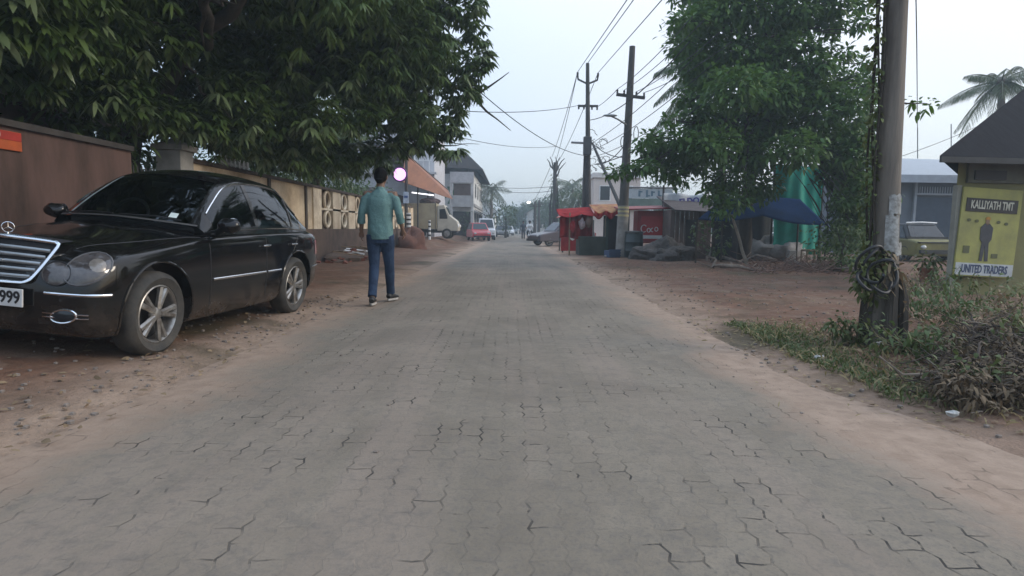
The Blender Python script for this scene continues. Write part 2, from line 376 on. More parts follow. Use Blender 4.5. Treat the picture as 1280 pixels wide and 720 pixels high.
def road_mat():
    m, nt, b = newmat('block_paving'); tc = nt.nodes.new('ShaderNodeTexCoord').outputs['Object']
    sx = nt.nodes.new('ShaderNodeSeparateXYZ'); nt.links.new(tc, sx.inputs[0]); X, Y = sx.outputs[0], sx.outputs[1]
    wob = noisen(nt, tc, 1.1, 2, .5)
    zig = math_(nt, 'PINGPONG', Y, .05125)
    Xz = math_(nt, 'ADD', math_(nt, 'ADD', X, math_(nt, 'MULTIPLY', zig, .34)), math_(nt, 'MULTIPLY', wob, .06))
    zx = math_(nt, 'PINGPONG', X, .06)
    Yz = math_(nt, 'ADD', math_(nt, 'ADD', Y, math_(nt, 'MULTIPLY', zx, .15)), math_(nt, 'MULTIPLY', wob, .10))
    cv = nt.nodes.new('ShaderNodeCombineXYZ'); nt.links.new(Yz, cv.inputs[0]); nt.links.new(Xz, cv.inputs[1])
    br = nt.nodes.new('ShaderNodeTexBrick'); nt.links.new(cv.outputs[0], br.inputs['Vector'])
    br.inputs['Scale'].default_value = 1; br.inputs['Brick Width'].default_value = .205; br.inputs['Row Height'].default_value = .108
    br.inputs['Mortar Size'].default_value = .0055; br.inputs['Mortar Smooth'].default_value = .35; br.inputs['Bias'].default_value = 0
    br.inputs['Color1'].default_value = (0, 0, 0, 1); br.inputs['Color2'].default_value = (1, 1, 1, 1); br.inputs['Mortar'].default_value = (.5, .5, .5, 1)
    rnd = nt.nodes.new('ShaderNodeSeparateColor'); nt.links.new(br.outputs['Color'], rnd.inputs[0]); R = rnd.outputs[0]
    nb = noisen(nt, tc, 2.3, 3, .6); n2 = noisen(nt, tc, .7, 5, .65, .5); n3 = noisen(nt, tc, 60, 5, .75); n4 = noisen(nt, tc, 7, 5, .7, .3)
    joint = math_(nt, 'MULTIPLY', br.outputs['Fac'], math_(nt, 'MULTIPLY', ramp(nt, nb, .49, .60), ramp(nt, n4, .46, .53)))          # most joints are filled flush with dust
    c = mixc(nt, R, (.185, .156, .118), (.218, .184, .140))
    c = mixc(nt, math_(nt, 'MULTIPLY', ramp(nt, n4, .35, .68), .5), c, (.25, .205, .152))
    c = mixc(nt, math_(nt, 'MULTIPLY', ramp(nt, n2, .45, .62), .8), c, (.15, .124, .093))
    c = mixc(nt, math_(nt, 'MULTIPLY', ramp(nt, n3, .50, .70), .65), c, (.115, .105, .096))
    mp = nt.nodes.new('ShaderNodeMapping'); mp.inputs['Scale'].default_value = (1.5, .16, 1); nt.links.new(tc, mp.inputs[0])
    n5 = noisen(nt, mp.outputs[0], 1.0, 4, .6, .3)
    c = mixc(nt, math_(nt, 'MULTIPLY', ramp(nt, n5, .47, .66), .7), c, (.25, .198, .155))
    c = mixc(nt, math_(nt, 'MULTIPLY', ramp(nt, noisen(nt, tc, 16, 6, .75, .2), .48, .68), .6), c, (.13, .115, .10))
    # dust blown in from the verges, red-brown, ragged, and wheel-free bands
    ax = math_(nt, 'ABSOLUTE', math_(nt, 'ADD', X, .13))
    ed = math_(nt, 'ADD', ax, math_(nt, 'ADD', math_(nt, 'MULTIPLY', math_(nt, 'SUBTRACT', n2, .5), 1.5), math_(nt, 'MULTIPLY', math_(nt, 'SUBTRACT', n4, .5), .5)))
    sand = math_(nt, 'MULTIPLY', ramp(nt, ed, 1.52, 1.96), .97)
    c = mixc(nt, sand, c, mixc(nt, ramp(nt, n4, .35, .65), (.345, .252, .185), (.25, .178, .128)))
    c = mixc(nt, math_(nt, 'MULTIPLY', br.outputs['Fac'], math_(nt, 'MULTIPLY', math_(nt, 'SUBTRACT', 1, sand), math_(nt, 'MULTIPLY', ramp(nt, n2, .40, .62), .16))), c, (.085, .076, .066))
    c = mixc(nt, math_(nt, 'MULTIPLY', joint, math_(nt, 'SUBTRACT', 1, math_(nt, 'MULTIPLY', sand, .6))), c, (.045, .04, .035))
    nt.links.new(c, b.inputs['Base Color']); b.inputs['Roughness'].default_value = .9; b.inputs['Specular IOR Level'].default_value = .25
    h = math_(nt, 'ADD', math_(nt, 'SUBTRACT', math_(nt, 'MULTIPLY', R, .16), math_(nt, 'ADD', math_(nt, 'MULTIPLY', br.outputs['Fac'], .10), math_(nt, 'MULTIPLY', joint, .5))), math_(nt, 'ADD', math_(nt, 'MULTIPLY', n3, .55), math_(nt, 'MULTIPLY', n4, .5)))
    bn = nt.nodes.new('ShaderNodeBump'); bn.inputs['Strength'].default_value = .55; bn.inputs['Distance'].default_value = .012
    nt.links.new(h, bn.inputs['Height']); nt.links.new(bn.outputs[0], b.inputs['Normal'])
    return m
ry = list(np.arange(-20, 40, .25)) + [45, 55, 70, 100, 150, 250, 420]
mb = MB(); NX = 14
for y in ry:
    l = edge_l(y) + .05*noise.noise(Vector((0, y*1.3, 1))) - .05; r = edge_r(y) + .1*noise.noise(Vector((5, y*1.1, 1)))+.1
    for i in range(NX+1):
        t = i/NX; x = l + (r-l)*t
        mb.v.append((x, y, .006 + .03*(1-(2*t-1)**2) + .008*noise.noise(Vector((x*1.2, y*.8, 4)))))
mb.f = [(j*(NX+1)+i, j*(NX+1)+i+1, (j+1)*(NX+1)+i+1, (j+1)*(NX+1)+i) for j in range(len(ry)-1) for i in range(NX)]
struct(obj('road', mb, road_mat(), smooth=True, tag='keep'))
# gritty litter: leaves, pebbles (uncountable)
def litter(name, n, area, Lm, Wm, m, label, cat, flat=.12):
    p = np.array([area() for _ in range(n)]); p[:, 2] = [gh(a, b_)+.012 if (a > edge_r(b_)+.1 or a < RL-.1) else .035 for a, b_, _ in p]
    d = rng.normal(0, 1, (n, 3)); d[:, 2] = np.abs(rng.normal(0, flat, n))
    V, t, q = leaves_mb(p, d, Lm*(.5+rng.random(n)), Wm*(.5+rng.random(n)), .1, .3)
    return struct(leaf_obj(name, V, t, q, m), 'stuff', label, cat)
U = random.uniform
def a_left(): y = U(2.3, 9)**1.0; return (RL - abs(random.gauss(0, .9)) + .1, y, 0)
def a_right(): y = U(3, 19); return (edge_r(y) + abs(random.gauss(.2, 1.8 if y < 7 else 3.5)), y, 0)
def a_brush(): y = U(3, 6.4); return (edge_r(y)+.3+abs(random.gauss(0, .9)), y, 0)
litter('leaf_litter', 420, a_left, .05, .022, DRY, 'scattered dry leaves on the sandy left verge beside the black car', 'leaf litter')
litter('leaf_litter', 1900, a_right, .045, .02, DRY, 'scattered dry leaves over the reddish dirt on the right', 'leaf litter')
pb = MB()
for _ in range(1100):
    x, y, _z = a_left() if random.random() < .35 else a_right()
    r = U(.006, .02); pb.ball((x, y, gh(x, y)+r*.4), (r*U(.8, 1.6), r, r*.7), 3, .3, random.random()*9)
for _ in range(30):
    x, y = U(-1.9, 2.0), U(2.2, 7); r = U(.004, .012); pb.ball((x, y, .035), (r*1.3, r, r*.6), 3)
struct(obj('pebbles', pb, mat('pebble', (.22, .18, .15), .95, .5, 20), tag='keep'), 'stuff', 'small stones and crumbs of grit strewn along both verges', 'pebbles')
# grass by the pole
def grass(name, n, area, L, m, label):
    p = np.array([area() for _ in range(n)]); p[:, 2] = [gh(a, b_) for a, b_, _ in p]
    d = rng.normal(0, .45, (n, 3)); d[:, 2] = 1
    V, t, q = leaves_mb(p, d, L*(.4+rng.random(n)), .008+.008*rng.random(n), .5, .2)
    return struct(leaf_obj(name, V, t, q, m), 'stuff', label, 'grass')
def a_grass():
    t = random.random(); y = 6.6 - 3.0*t; k = noise.noise(Vector((y*2, 1, 2)))
    return (edge_r(y) + .38 + .3*t*0 + abs(random.gauss(0, .33)) + .2*k, y + random.gauss(0, .12), 0)
GRS = leafmat('grass_blade', (.055, .085, .022), (.13, .15, .055), .6, .3)
GRD = leafmat('straw', (.20, .16, .075), (.32, .26, .14), .8, .3)
grass('grass', 2600, a_grass, .10, GRS, 'low green grass growing at the road edge below the near pole')
grass('grass', 900, a_brush, .14, GRD, 'dry yellow straw grass at the edge of the brushwood')
def a_gl(): return (RL-1.0-abs(random.gauss(0, .5))-.2, U(2.9, 3.7), 0)
grass('grass', 260, a_gl, .03, GRS, 'patch of tiny green weeds on the dirt left of the road near the camera')
# ------------------------------------------------------------------ wheels
def wheel(parent, c, r, w, side, mt_t=RUBBER, mt_r=ALLOY, spokes=5, name='wheel', twin=True):
    """c: centre, axle along local x; side=+1 shows the outer face towards +x"""
    m = Matrix.Translation(c) @ Matrix.Rotation(side*PI/2, 4, 'Y')
    h = w/2; ri = r*.70
    t = MB().lathe([(ri, -h*.8), (r*.86, -h), (r*.97, -h*.75), (r, -h*.4), (r, h*.4), (r*.97, h*.75), (r*.86, h), (ri, h*.8), (ri*.96, h*.5), (ri*.96, -h*.8)], 36, (0,0,0), m)
    o = obj(name, t, mt_t, parent, smooth=True, world=False)
    k = MB().lathe([(ri*1.0, h*.75), (ri*.95, h*.82), (ri*.88, h*.6), (ri*.88, -h*.5)], 36, (0,0,0), m)
    for i in range(spokes):
        for q in ((-.17, .17) if twin else (0,)):
            a = 2*PI*i/spokes + q + .3; a0 = 2*PI*i/spokes + q*.35 + .3
            p0 = Vector((math.cos(a0)*ri*.18, math.sin(a0)*ri*.18, h*.62)); p1 = Vector((math.cos(a)*ri*.92, math.sin(a)*ri*.92, h*.66))
            wd = ri*(.088 if twin else .14)
            k.tube([m @ p0, m @ p0.lerp(p1, .5), m @ p1], [(wd*1.2, wd*1.1), (wd, wd), (wd*1.25, wd)], 6)
    k.lathe([(0, h*.8), (ri*.16, h*.78), (ri*.24, h*.66), (ri*.26, h*.4)], 20, (0,0,0), m)
    obj('rim', k, mt_r, o, smooth=True, world=False)
    d = MB().lathe([(0, -h*.1), (ri*.87, -h*.1)], 24, (0,0,0), m); obj('brake_disc', d, DARKIN, o, world=False)
    return o
# ------------------------------------------------------------------ black saloon
def catmull(ps, t):
    n = len(ps)-1; x = min(max(t, 0), n-1e-6); i = int(x); u = x-i
    p0, p1, p2, p3 = ps[max(i-1, 0)], ps[i], ps[i+1], ps[min(i+2, n)]
    return [.5*((2*b)+(-a+c)*u+(2*a-5*b+4*c-d)*u*u+(-a+3*b-3*c+d)*u**3) for a, b, c, d in zip(p0, p1, p2, p3)]
CAR = thing('parked_saloon', 'shiny black saloon car parked on the left verge with chrome grille', 'car', (-3.60, 4.84, .072), -.084)
CAR.rotation_euler = (0, .075, -.084)   # stands on the slope of the verge
def black_car():
    LS, WS, ZS = .86, .88, 1.045
    # s, half width, z bottom, z belt, z centre top
    st = [(-.735, .56, .34, .52, .61), (-.71, .71, .27, .57, .68), (-.66, .80, .23, .645, .76), (-.58, .85, .21, .70, .815), (-.42, .89, .20, .765, .86), (0, .905, .20, .81, .90), (.40, .91, .19, .85, .945), (.72, .91, .19, .88, .97), (1.1, .91, .19, .895, .93), (2.0, .91, .19, .915, .93), (2.9, .91, .20, .925, .95),
          (3.15, .905, .21, .925, 1.0), (3.45, .88, .23, .91, 1.0), (3.72, .82, .27, .87, .965), (3.84, .74, .32, .79, .88), (3.90, .60, .38, .70, .76)]
    def ring(s_i, k):
        """k in [0,1]: bottom centre, side, top centre"""
        s, W, zb, zl, zc = catmull(st, s_i)
        pts = [(0, zb), (W*.80, zb), (W*.96, zb+.05), (W*1.0, zb+(zl-zb)*.32), (W*1.0, zb+(zl-zb)*.62), (W*.972, zl-.045), (W*.90, zl+.012), (W*.74, zl+(zc-zl)*.45), (W*.42, zl+(zc-zl)*.86), (0, zc)]
        w, z = catmull(pts, k*(len(pts)-1)); return s, max(w, 0), z
    NS, NK = 96, 44
    V = lambda s, w, z: (w*WS, s*LS, z*ZS)
    mb = MB(); R = 2*NK
    for i in range(NS+1):
        t = i/NS*(len(st)-1)
        row = [ring(t, k/NK) for k in range(NK+1)]
        mb.v += [V(*p) for p in row] + [V(p[0], -p[1], p[2]) for p in row[NK-1:0:-1]]
    for i in range(NS):
        for k in range(R): mb.f.append((i*R+k, i*R+(k+1) % R, (i+1)*R+(k+1) % R, (i+1)*R+k))
    mb.f.append(tuple(range(R-1, -1, -1))); mb.f.append(tuple(NS*R+k for k in range(R)))
    PAINT = mat('black_car_paint', (.004, .004, .0048), .14, .3, 2.5, c2=(.010, .009, .008), coat=.3, spec=.28, bump=.003, bscale=90)
    pn = PAINT.node_tree; pb_ = pn.nodes['Principled BSDF']; tcp = pn.nodes.new('ShaderNodeTexCoord').outputs['Object']
    sp = pn.nodes.new('ShaderNodeSeparateXYZ'); pn.links.new(tcp, sp.inputs[0])
    dn = noisen(pn, tcp, 5, 5, .7); lk = pb_.inputs['Base Color'].links[0].from_socket
    df = math_(pn, 'MULTIPLY', math_(pn, 'MULTIPLY', ramp(pn, sp.outputs[2], .50, .20), ramp(pn, dn, .35, .70)), .55)     # road dust splashed on the sills
    pn.links.new(mixc(pn, df, lk, (.13, .095, .07)), pb_.inputs['Base Color'])
    pn.links.new(math_(pn, 'ADD', .09, math_(pn, 'MULTIPLY', df, .8)), pb_.inputs['Roughness'])
    body = obj('body', mb, PAINT, CAR, world=False, smooth=True)
    cut = MB()
    for sd in (-1, 1):
        for s in (0, 2.854):
            cut.lathe([(0, -.16), (.405, -.16), (.405, .25), (0, .25)], 40, (sd*.84, s*LS, .345), Matrix.Rotation(sd*PI/2, 4, 'Y'))
    co = obj('cut', cut, PAINT, CAR, world=False)
    bo = body.modifiers.new('b', 'BOOLEAN'); bo.object = co; bo.operation = 'DIFFERENCE'; bo.solver = 'EXACT'
    baked(body); bpy.data.objects.remove(co)
    if not body.data.materials: body.data.materials.append(PAINT)
    for p in body.data.polygons: p.use_smooth = True
    body.data.set_sharp_from_angle(angle=math.radians(40))
    bvh = BVHTree.FromPolygons([v.co for v in body.data.vertices], [tuple(p.vertices) for p in body.data.polygons])
    def cast(o, d, out=.004):
        h = bvh.ray_cast(Vector(o), Vector(d).normalized())
        return (h[0] + h[1]*out, h[1]) if h[0] is not None else (None, None)
    def side(sd, s, z, out=.006):
        p, n = cast((sd*2, s*LS, z*ZS), (-sd, 0, 0), out); return p
    # wheel-arch lips, wells
    for sd in (-1, 1):
        for s in (0, 2.854):
            pts = []
            for a in np.linspace(-.25, PI+.25, 22):
                y, z = s*LS+.412*math.cos(a), .345+.412*math.sin(a)
                p, n = cast((sd*2, y, z), (-sd, 0, 0), .003)
                if p is not None and abs(p.x) > .6: pts.append(p)
            obj('wheel_arch', MB().tube(pts, .011, 6), PAINT, CAR, world=False, smooth=True)
    # greenhouse
    gs = [(.60, .995, .80, .74, .965, .80, .82, .905), (1.0, 1.205, 1.12, .665, 1.17, 1.10, .84, .91), (1.42, 1.39, 1.52, .585, 1.345, 1.50, .85, .915), (2.05, 1.45, 2.05, .585, 1.395, 2.05, .853, .92), (2.76, 1.415, 2.72, .585, 1.355, 2.66, .845, .925), (3.16, 1.22, 3.10, .64, 1.175, 3.02, .83, .93), (3.50, 1.03, 3.40, .71, 1.0, 3.34, .80, .935)]
    gs = [tuple(.915+(v-.915)*1.085 if i in (1, 4, 7) else v for i, v in enumerate(g_)) for g_ in gs]
    def GHs(a, b, sd=1, out=0):
        """b: 0 belt, 1 roof edge, 2 centre"""
        sc, zc, se, we, ze, sb, wb, zb = catmull(gs, a)
        if b <= 1:
            t = b; bul = .022*math.sin(PI*t); q = Vector((wb+(we-wb)*t+bul, (sb+(se-sb)*t)*LS/LS, zb+(ze-zb)*t))
        else:
            t = b-1; q = Vector((we*(1-t), se+(sc-se)*(1-(1-t)**2), ze+(zc-ze)*(1-(1-t)**1.8)))
        return Vector((sd*q.x*WS, q.y*LS, q.z*ZS))
    def on(a, b, sd, out):
        e = .02; p = GHs(a, b); u = GHs(a+e, b)-GHs(a-e, b); v = GHs(a, min(2, b+e))-GHs(a, b-e)
        n = v.cross(u).normalized()
        if n.dot(p-Vector((0, 1.75, .8))) < 0: n = -n
        p = p + n*out; return (sd*p.x, p.y, p.z)
    WINS = {'windscreen': (.14, 1.86, 1.10, 2.0), 'rear_window': (4.22, 5.8, 1.12, 2.0)}
    def sidewin(a, b):
        top = .90; return .16 < b < top and 1.0 < a < 5.15 and not (3.30 < a < 3.42)
    # side glass outlines in (a,b): windows defined on a grid aligned to those borders
    def in_win(a, b):
        for k, (a0, a1, b0, b1) in WINS.items():
            if a0 < a < a1 and b > b0: return True
        if .14 < b < .90 and .62 < a < 2.62: return True
        if .14 < b < .90 and 2.76 < a < 5.25: return True
        return False
    A = sorted(set([.0, .14, .62, 1.86, 2.62, 2.76, 4.22, 5.25, 5.8, 6.0]+[round(v, 3) for v in np.linspace(0, 6, 61)]))
    B = sorted(set([0, .14, .90, 1, 1.10, 1.12, 2.0]+[round(v, 3) for v in np.linspace(0, 2, 25)]))
    roof = MB()
    for sd in (-1, 1):
        o = len(roof.v); nb = len(B)
        roof.v += [tuple(GHs(a, b, sd)) for a in A for b in B]
        for i in range(len(A)-1):
            for j in range(nb-1):
                if not in_win((A[i]+A[i+1])/2, (B[j]+B[j+1])/2):
                    f = (o+i*nb+j, o+(i+1)*nb+j, o+(i+1)*nb+j+1, o+i*nb+j+1); roof.f.append(f)
    obj('roof', roof, PAINT, CAR, world=False, smooth=True)
    GL = glassmat('tinted_glass', (.22, .25, .24)); GLS = glassmat('side_glass', (.10, .12, .13))
    def pane(name, a0, a1, b0, b1, sds, m, out=-.004):
        mb = MB()
        for sd in sds: mb.grid(lambda u, v: on(a0+(a1-a0)*u, b0+(b1-b0)*v, sd, out), 16, 10)
        return obj(name, mb, m, CAR, world=False, smooth=True)
    ws = pane('windscreen', .10, 1.90, 1.08, 2.0, (-1, 1), GL); pane('rear_window', 4.18, 5.84, 1.09, 2.0, (-1, 1), GLS)
    st_ = MB().grid(lambda u, v: on(.30+.16*u, 1.28+.10*v, 1, -.001), 4, 4); obj('sticker', st_, mat('sticker', (.55, .62, .60), .5, .2), ws, world=False)
    st_ = MB().grid(lambda u, v: on(.12+1.70*u**1.0, 1.10+.055*v, -1, -.001), 20, 2); obj('sun_strip', st_, mat('strip', (.30, .34, .33), .5, .4, 14), ws, world=False)
    for sd in (-1, 1):
        for nm, a0, a1 in (('front_side_window', .60, 2.64), ('rear_side_window', 2.74, 5.27)):
            p = pane(nm, a0, a1, .12, .92, (sd,), GLS)
        tr = [on(a, .93, sd, .006) for a in np.linspace(.62, 5.3, 40)]
        obj('window_trim', MB().tube(tr, .008, 5), CHROME, CAR, world=False, smooth=True)
        tr = [on(a, .09, sd, .006) for a in np.linspace(.5, 5.4, 40)]
        obj('window_trim', MB().tube(tr, .007, 5), CHROME, CAR, world=False, smooth=True)
        obj('window_divider', MB().tube([on(4.42, b, sd, .001) for b in np.linspace(.14, .9, 6)], .010, 4), BLACK, CAR, world=False)
        # door furniture
        for s in (1.86, 2.62):
            p = side(sd, s, .80, .02); q = side(sd, s+.17, .803, .02)
            if p is not None: obj('door_handle', MB().tube([p, (Vector(p)+Vector(q))/2+Vector((sd*.012, 0, 0)), q], [.009, .014, .009], 8), CHROME, CAR, world=False, smooth=True)
        for s in (.78, 1.98, 2.90):
            pts = [side(sd, s+(.0 if s != 2.9 else -.35*(1-max(0, (z-.55)/.35))*(z < .9)), z, .0008) for z in np.linspace(.30, .885, 12)]
            pts = [p for p in pts if p is not None and abs(p.x) > .6]
            if len(pts) > 3: obj('door_gap', MB().tube(pts, .0035, 4), BLACK, CAR, world=False)
        for s0, s1 in ((.82, 1.95), (2.0, 2.36)):
            pts = [side(sd, s, .535, .006) for s in np.linspace(s0, s1, 10)]
            obj('side_moulding', MB().tube(pts, [(.012, .006)]*10, 6), CHROME, CAR, world=False)
        pts = [side(sd, s, .52, .006) for s in np.linspace(3.36, 3.80, 8)]; pts = [p for p in pts if p is not None]
        obj('bumper_strip', MB().tube(pts, .008, 6), CHROME, CAR, world=False)
        # mirror
        c = Vector((sd*(1.0 if sd > 0 else .92)*WS, .93*LS, 1.005*ZS))
        mm = MB().ball(c, (.10, .07, .068), 10, .15, 2)
        mm.tube([c+Vector((-sd*.06, .02, -.03)), Vector((sd*.84*WS, .98*LS, .93*ZS))], [.03, .035], 8)
        mi = obj('wing_mirror', mm, PAINT, CAR, world=False, smooth=True)
        obj('mirror_glass', MB().lathe([(0, 0), (.07, 0)], 20, c+Vector((0, .072, 0)), Matrix.Rotation(PI/2, 4, 'X')), CHROME, mi, world=False)
    # nose: everything cast on to the body from the front
    def fr(w, z, out=.004, tilt=None):
        p, n = cast((w*WS, -3, z*ZS), (0, 1, 0), out); return p
    def dome(cw, cz, rw, rz, bulge, rot=0, n=18, rings=5, out=.006, dirx=.75):
        sd = 1 if cw > 0 else -1
        d = Vector((-sd*dirx, 1, -.25)).normalized()
        c = Vector(fr(cw, cz)); ax = Vector((1, sd*dirx, 0)).normalized(); ay = ax.cross(d).normalized()
        if ay.z < 0: ay = -ay
        vs = []; nrm = -d
        for i in range(rings+1):
            for k in range(n):
                a = 2*PI*k/n; q = i/rings; x, y = math.cos(a)*rw*q, math.sin(a)*rz*q
                x, y = x*math.cos(rot)-y*math.sin(rot), x*math.sin(rot)+y*math.cos(rot)
                o = c + ax*x + ay*y; p, nn = cast(o - d*2, d, out)
                if p is None: p = o
                vs.append(p + nrm*bulge*(1-q*q))
        m = MB().add(vs, [(i*n+k, i*n+(k+1) % n, (i+1)*n+(k+1) % n, (i+1)*n+k) for i in range(rings) for k in range(n)])
        return m, vs[-n:]
    LENS = mat('headlamp_lens', (.085, .077, .075), .08, .35, 14, c2=(.035, .032, .033), coat=.6)
    BULB = mat('headlamp_reflector', (.26, .235, .21), .2, .3, 20, metal=.4)
    for sd in (-1, 1):
        m, rim = dome(sd*.72, .690, .155, .105, .012, sd*.60); h = obj('headlight', m, LENS, CAR, world=False, smooth=True)
        obj('headlight_rim', MB().tube(rim+[rim[0]], .007, 6), mat('rim_dark', (.10, .10, .105), .25, .3), h, world=False, smooth=True)
        m, rim = dome(sd*.765, .705, .052, .050, .010, 0, 12, 4, .015); obj('bulb_cover', m, BULB, h, world=False, smooth=True)
        m, rim = dome(sd*.515, .645, .085, .085, .012, sd*.6); h2 = obj('headlight', m, LENS, CAR, world=False, smooth=True)
        obj('headlight_rim', MB().tube(rim+[rim[0]], .006, 6), BLACK, h2, world=False, smooth=True)
        # bumper chrome strip, fog lamp and its twin bars
        pts = [fr(sd*w, .515, .006) for w in np.linspace(.44, .86, 18)]
        pts = [p for p in pts if p is not None]
        obj('bumper_strip', MB().tube(pts, [(.010, .006)]*len(pts), 6), CHROME, CAR, world=False, smooth=True)
        m, rim = dome(sd*.60, .37, .075, .045, .012); fg = obj('fog_lamp', m, GLASSD, CAR, world=False, smooth=True)
        obj('fog_lamp_ring', MB().tube(rim+[rim[0]], .007, 6), CHROME, fg, world=False, smooth=True)
        for z in (.358, .384):
            for w0, w1 in ((.43, .53), (.68, .77)):
                pts = [fr(sd*w, z, .008) for w in np.linspace(w0, w1, 6)]
                pts = [p for p in pts if p is not None]
                if len(pts) > 2: obj('air_intake_bar', MB().tube(pts, .005, 5), CHROME, CAR, world=False)
    # grille: upright chrome surround, slats, star
    def gp(u, v, out=0):
        """u -1..1 across, v 0..1 up"""
        hw = (.31+.135*v**.8); z = .575+.265*v + .02*(1-u*u)*v
        y = -.80+.13*v + .07*(u*hw/.42)**2 - .0
        return Vector((u*hw*WS, (y-out)*LS, z*ZS))
    per = [gp(u, 1) for u in np.linspace(-.93, .93, 16)] + [gp(.99, .96)] + [gp(1, v) for v in np.linspace(.9, .08, 10)] + [gp(.95, .02)] + [gp(u, 0) for u in np.linspace(.9, -.9, 12)] + [gp(-.95, .02)] + [gp(-1, v) for v in np.linspace(.08, .9, 10)] + [gp(-.99, .96)]
    back = MB().grid(lambda u, v: tuple(gp(2*u-1, v, -.02)), 20, 8); back.grid(lambda u, v: tuple(gp(2*u-1, 1, -.02*v-.0)+Vector((0, .10*v, .012*v))), 20, 2)
    g = obj('grille', back, DARKIN, CAR, world=False)
    obj('grille_frame', MB().tube(per+[per[0]], [(.017, .012)]*(len(per)+1), 8), CHROME, g, world=False, smooth=True)
    SL = mat('grille_slat', (.34, .36, .37), .3, .3, metal=.7)
    for v in (.14, .30, .46, .62, .78):
        obj('grille_slat', MB().tube([gp(u, v, .004) for u in np.linspace(-.95, .95, 14)], [(.013, .006)]*14, 6), SL, g, world=False, smooth=True)
    def star(c, r, m4, name, par):
        s = MB(); s.tube([m4 @ Vector((r*math.cos(a), r*math.sin(a), 0)) for a in np.linspace(0, 2*PI, 25)], r*.09, 6)
        for k in range(3):
            a = PI/2 + k*2*PI/3; s.tube([m4 @ Vector((0, 0, 0)), m4 @ Vector((r*math.cos(a), r*math.sin(a), 0))], [r*.13, r*.04], 6)
        return obj(name, s, CHROME, par, world=False, smooth=True)
    c = gp(0, .46, .035); star(c, .07, Matrix.Translation(c) @ Matrix.Rotation(PI/2, 4, 'X'), 'grille_emblem', g)
    c = Vector((0, -.60*LS, .865*ZS)); s0 = star(c+Vector((0, 0, .055)), .036, Matrix.Translation(c+Vector((0, 0, .055))) @ Matrix.Rotation(PI/2, 4, 'X') @ Matrix.Rotation(.6, 4, 'Y'), 'bonnet_emblem', CAR)
    obj('emblem_stem', MB().tube([c+Vector((0, 0, -.03)), c+Vector((0, 0, .02))], [.012, .006], 8), CHROME, s0, world=False)
    # plate
    pw = Vector((.02, -.79*LS, .47*ZS)); pl = obj('number_plate', MB().box(pw, (.50, .012, .125)), mat('plate_white', (.62, .62, .60), .5, .2, 9), CAR, world=False, bevel=.004)
    t = text_mb('9999', .118, .002, .002, 'RIGHT', .86); obj('plate_digits', xf(t, Matrix.Translation(pw+Vector((.235, -.0085, 0))) @ Matrix.Rotation(PI/2, 4, 'X')), BLACK, pl, world=False)
    # bonnet seams and creases, wipers
    for sd in (-1, 1):
        pts = []
        for s in np.linspace(-.52, .72, 16):
            w = .52 + .30*(s+.52)/1.24
            p, n = cast((sd*w*WS, s*LS, 3), (0, 0, -1), .0); pts.append(p)
        obj('bonnet_seam', MB().tube(pts, .0035, 4), BLACK, CAR, world=False)
    obj('wiper', MB().tube([on(.12, 1.15, -1, .02), on(.16, 1.6, -1, .02), on(.13, 1.95, -1, .02)], .007, 5), BLACK, CAR, world=False)
    obj('wiper', MB().tube([on(.12, 1.95, 1, .02), on(.2, 1.5, 1, .02), on(.16, 1.2, 1, .02)], .007, 5), BLACK, CAR, world=False)
    cw = MB().grid(lambda u, v: tuple(GHs(.02+.09*v, 1+.0+(1-abs(2*u-1)), 1 if u > .5 else -1)+Vector((0, -.012, .007))), 24, 2)
    obj('cowl_panel', cw, mat('cowl', (.05, .048, .046), .5, .3), CAR, world=False)
    # inside: dashboard, wheel, seats, mirror
    DASH = mat('dashboard', (.03, .03, .032), .7, .3)
    obj('dashboard', MB().tube([(-.66*WS, .98*LS, .95*ZS), (0, .93*LS, .965*ZS), (.66*WS, .98*LS, .95*ZS)], [(.05, .12)]*3, 10), DASH, CAR, world=False, smooth=True)
    m4 = Matrix.Translation((-.36*WS, 1.30*LS, 1.0*ZS)) @ Matrix.Rotation(math.radians(65), 4, 'X')
    sw = MB().tube([m4 @ Vector((.185*math.cos(a), .185*math.sin(a), 0)) for a in np.linspace(0, 2*PI, 28)], .016, 8)
    for a in (0, PI, -PI/2): sw.tube([m4 @ Vector((0, 0, 0)), m4 @ Vector((.18*math.cos(a), .18*math.sin(a), 0))], .016, 6)
    obj('steering_wheel', sw, mat('wheel_grey', (.16, .155, .15), .6, .2), CAR, world=False, smooth=True)
    SEAT = mat('seat_leather', (.05, .045, .04), .6, .3)
    for sd in (-1, 1):
        for s in (1.95, 2.75):
            q = MB().ball((sd*.37*WS, s*LS, .96*ZS), (.23, .09, .20), 8); q.ball((sd*.37*WS, (s+.03)*LS, 1.20*ZS), (.12, .05, .075), 8)
            obj('seat', q, SEAT, CAR, world=False, smooth=True)
    c = GHs(1.62, 1.96)+Vector((0, .03, -.055)); rm = MB().box(c, (.20, .02, .055)); obj('rear_view_mirror', rm, mat('mirror_grey', (.22, .22, .22), .3, .2), CAR, world=False, bevel=.008)
    # tail
    for sd in (-1, 1):
        q = []
        for z in (.66, .72, .78, .83): q.append([side(sd, s, z, .006) for s in np.linspace(3.52, 3.80, 6)])
        if all(p is not None for r_ in q for p in r_):
            obj('tail_light', MB().grid(lambda u, v: tuple(q[int(round(v*3))][int(round(u*5))]), 5, 3), mat('red_lens', (.25, .01, .01), .15, .2, coat=1), CAR, world=False, smooth=True)
    for sd in (-1, 1):
        for s in (0, 2.854): wheel(CAR, (sd*.79*WS, s*LS, .338), .338, .22, sd)
    obj('exhaust_pipe', MB().tube([(-.45, 3.80*LS, .27), (-.45, 3.98*LS, .27)], .03, 10), CHROME, CAR, world=False)
    obj('underbody', MB().bb((-.6, -.38, .18), (.6, 3.1, .30)), BLACK, CAR, world=False)
black_car()
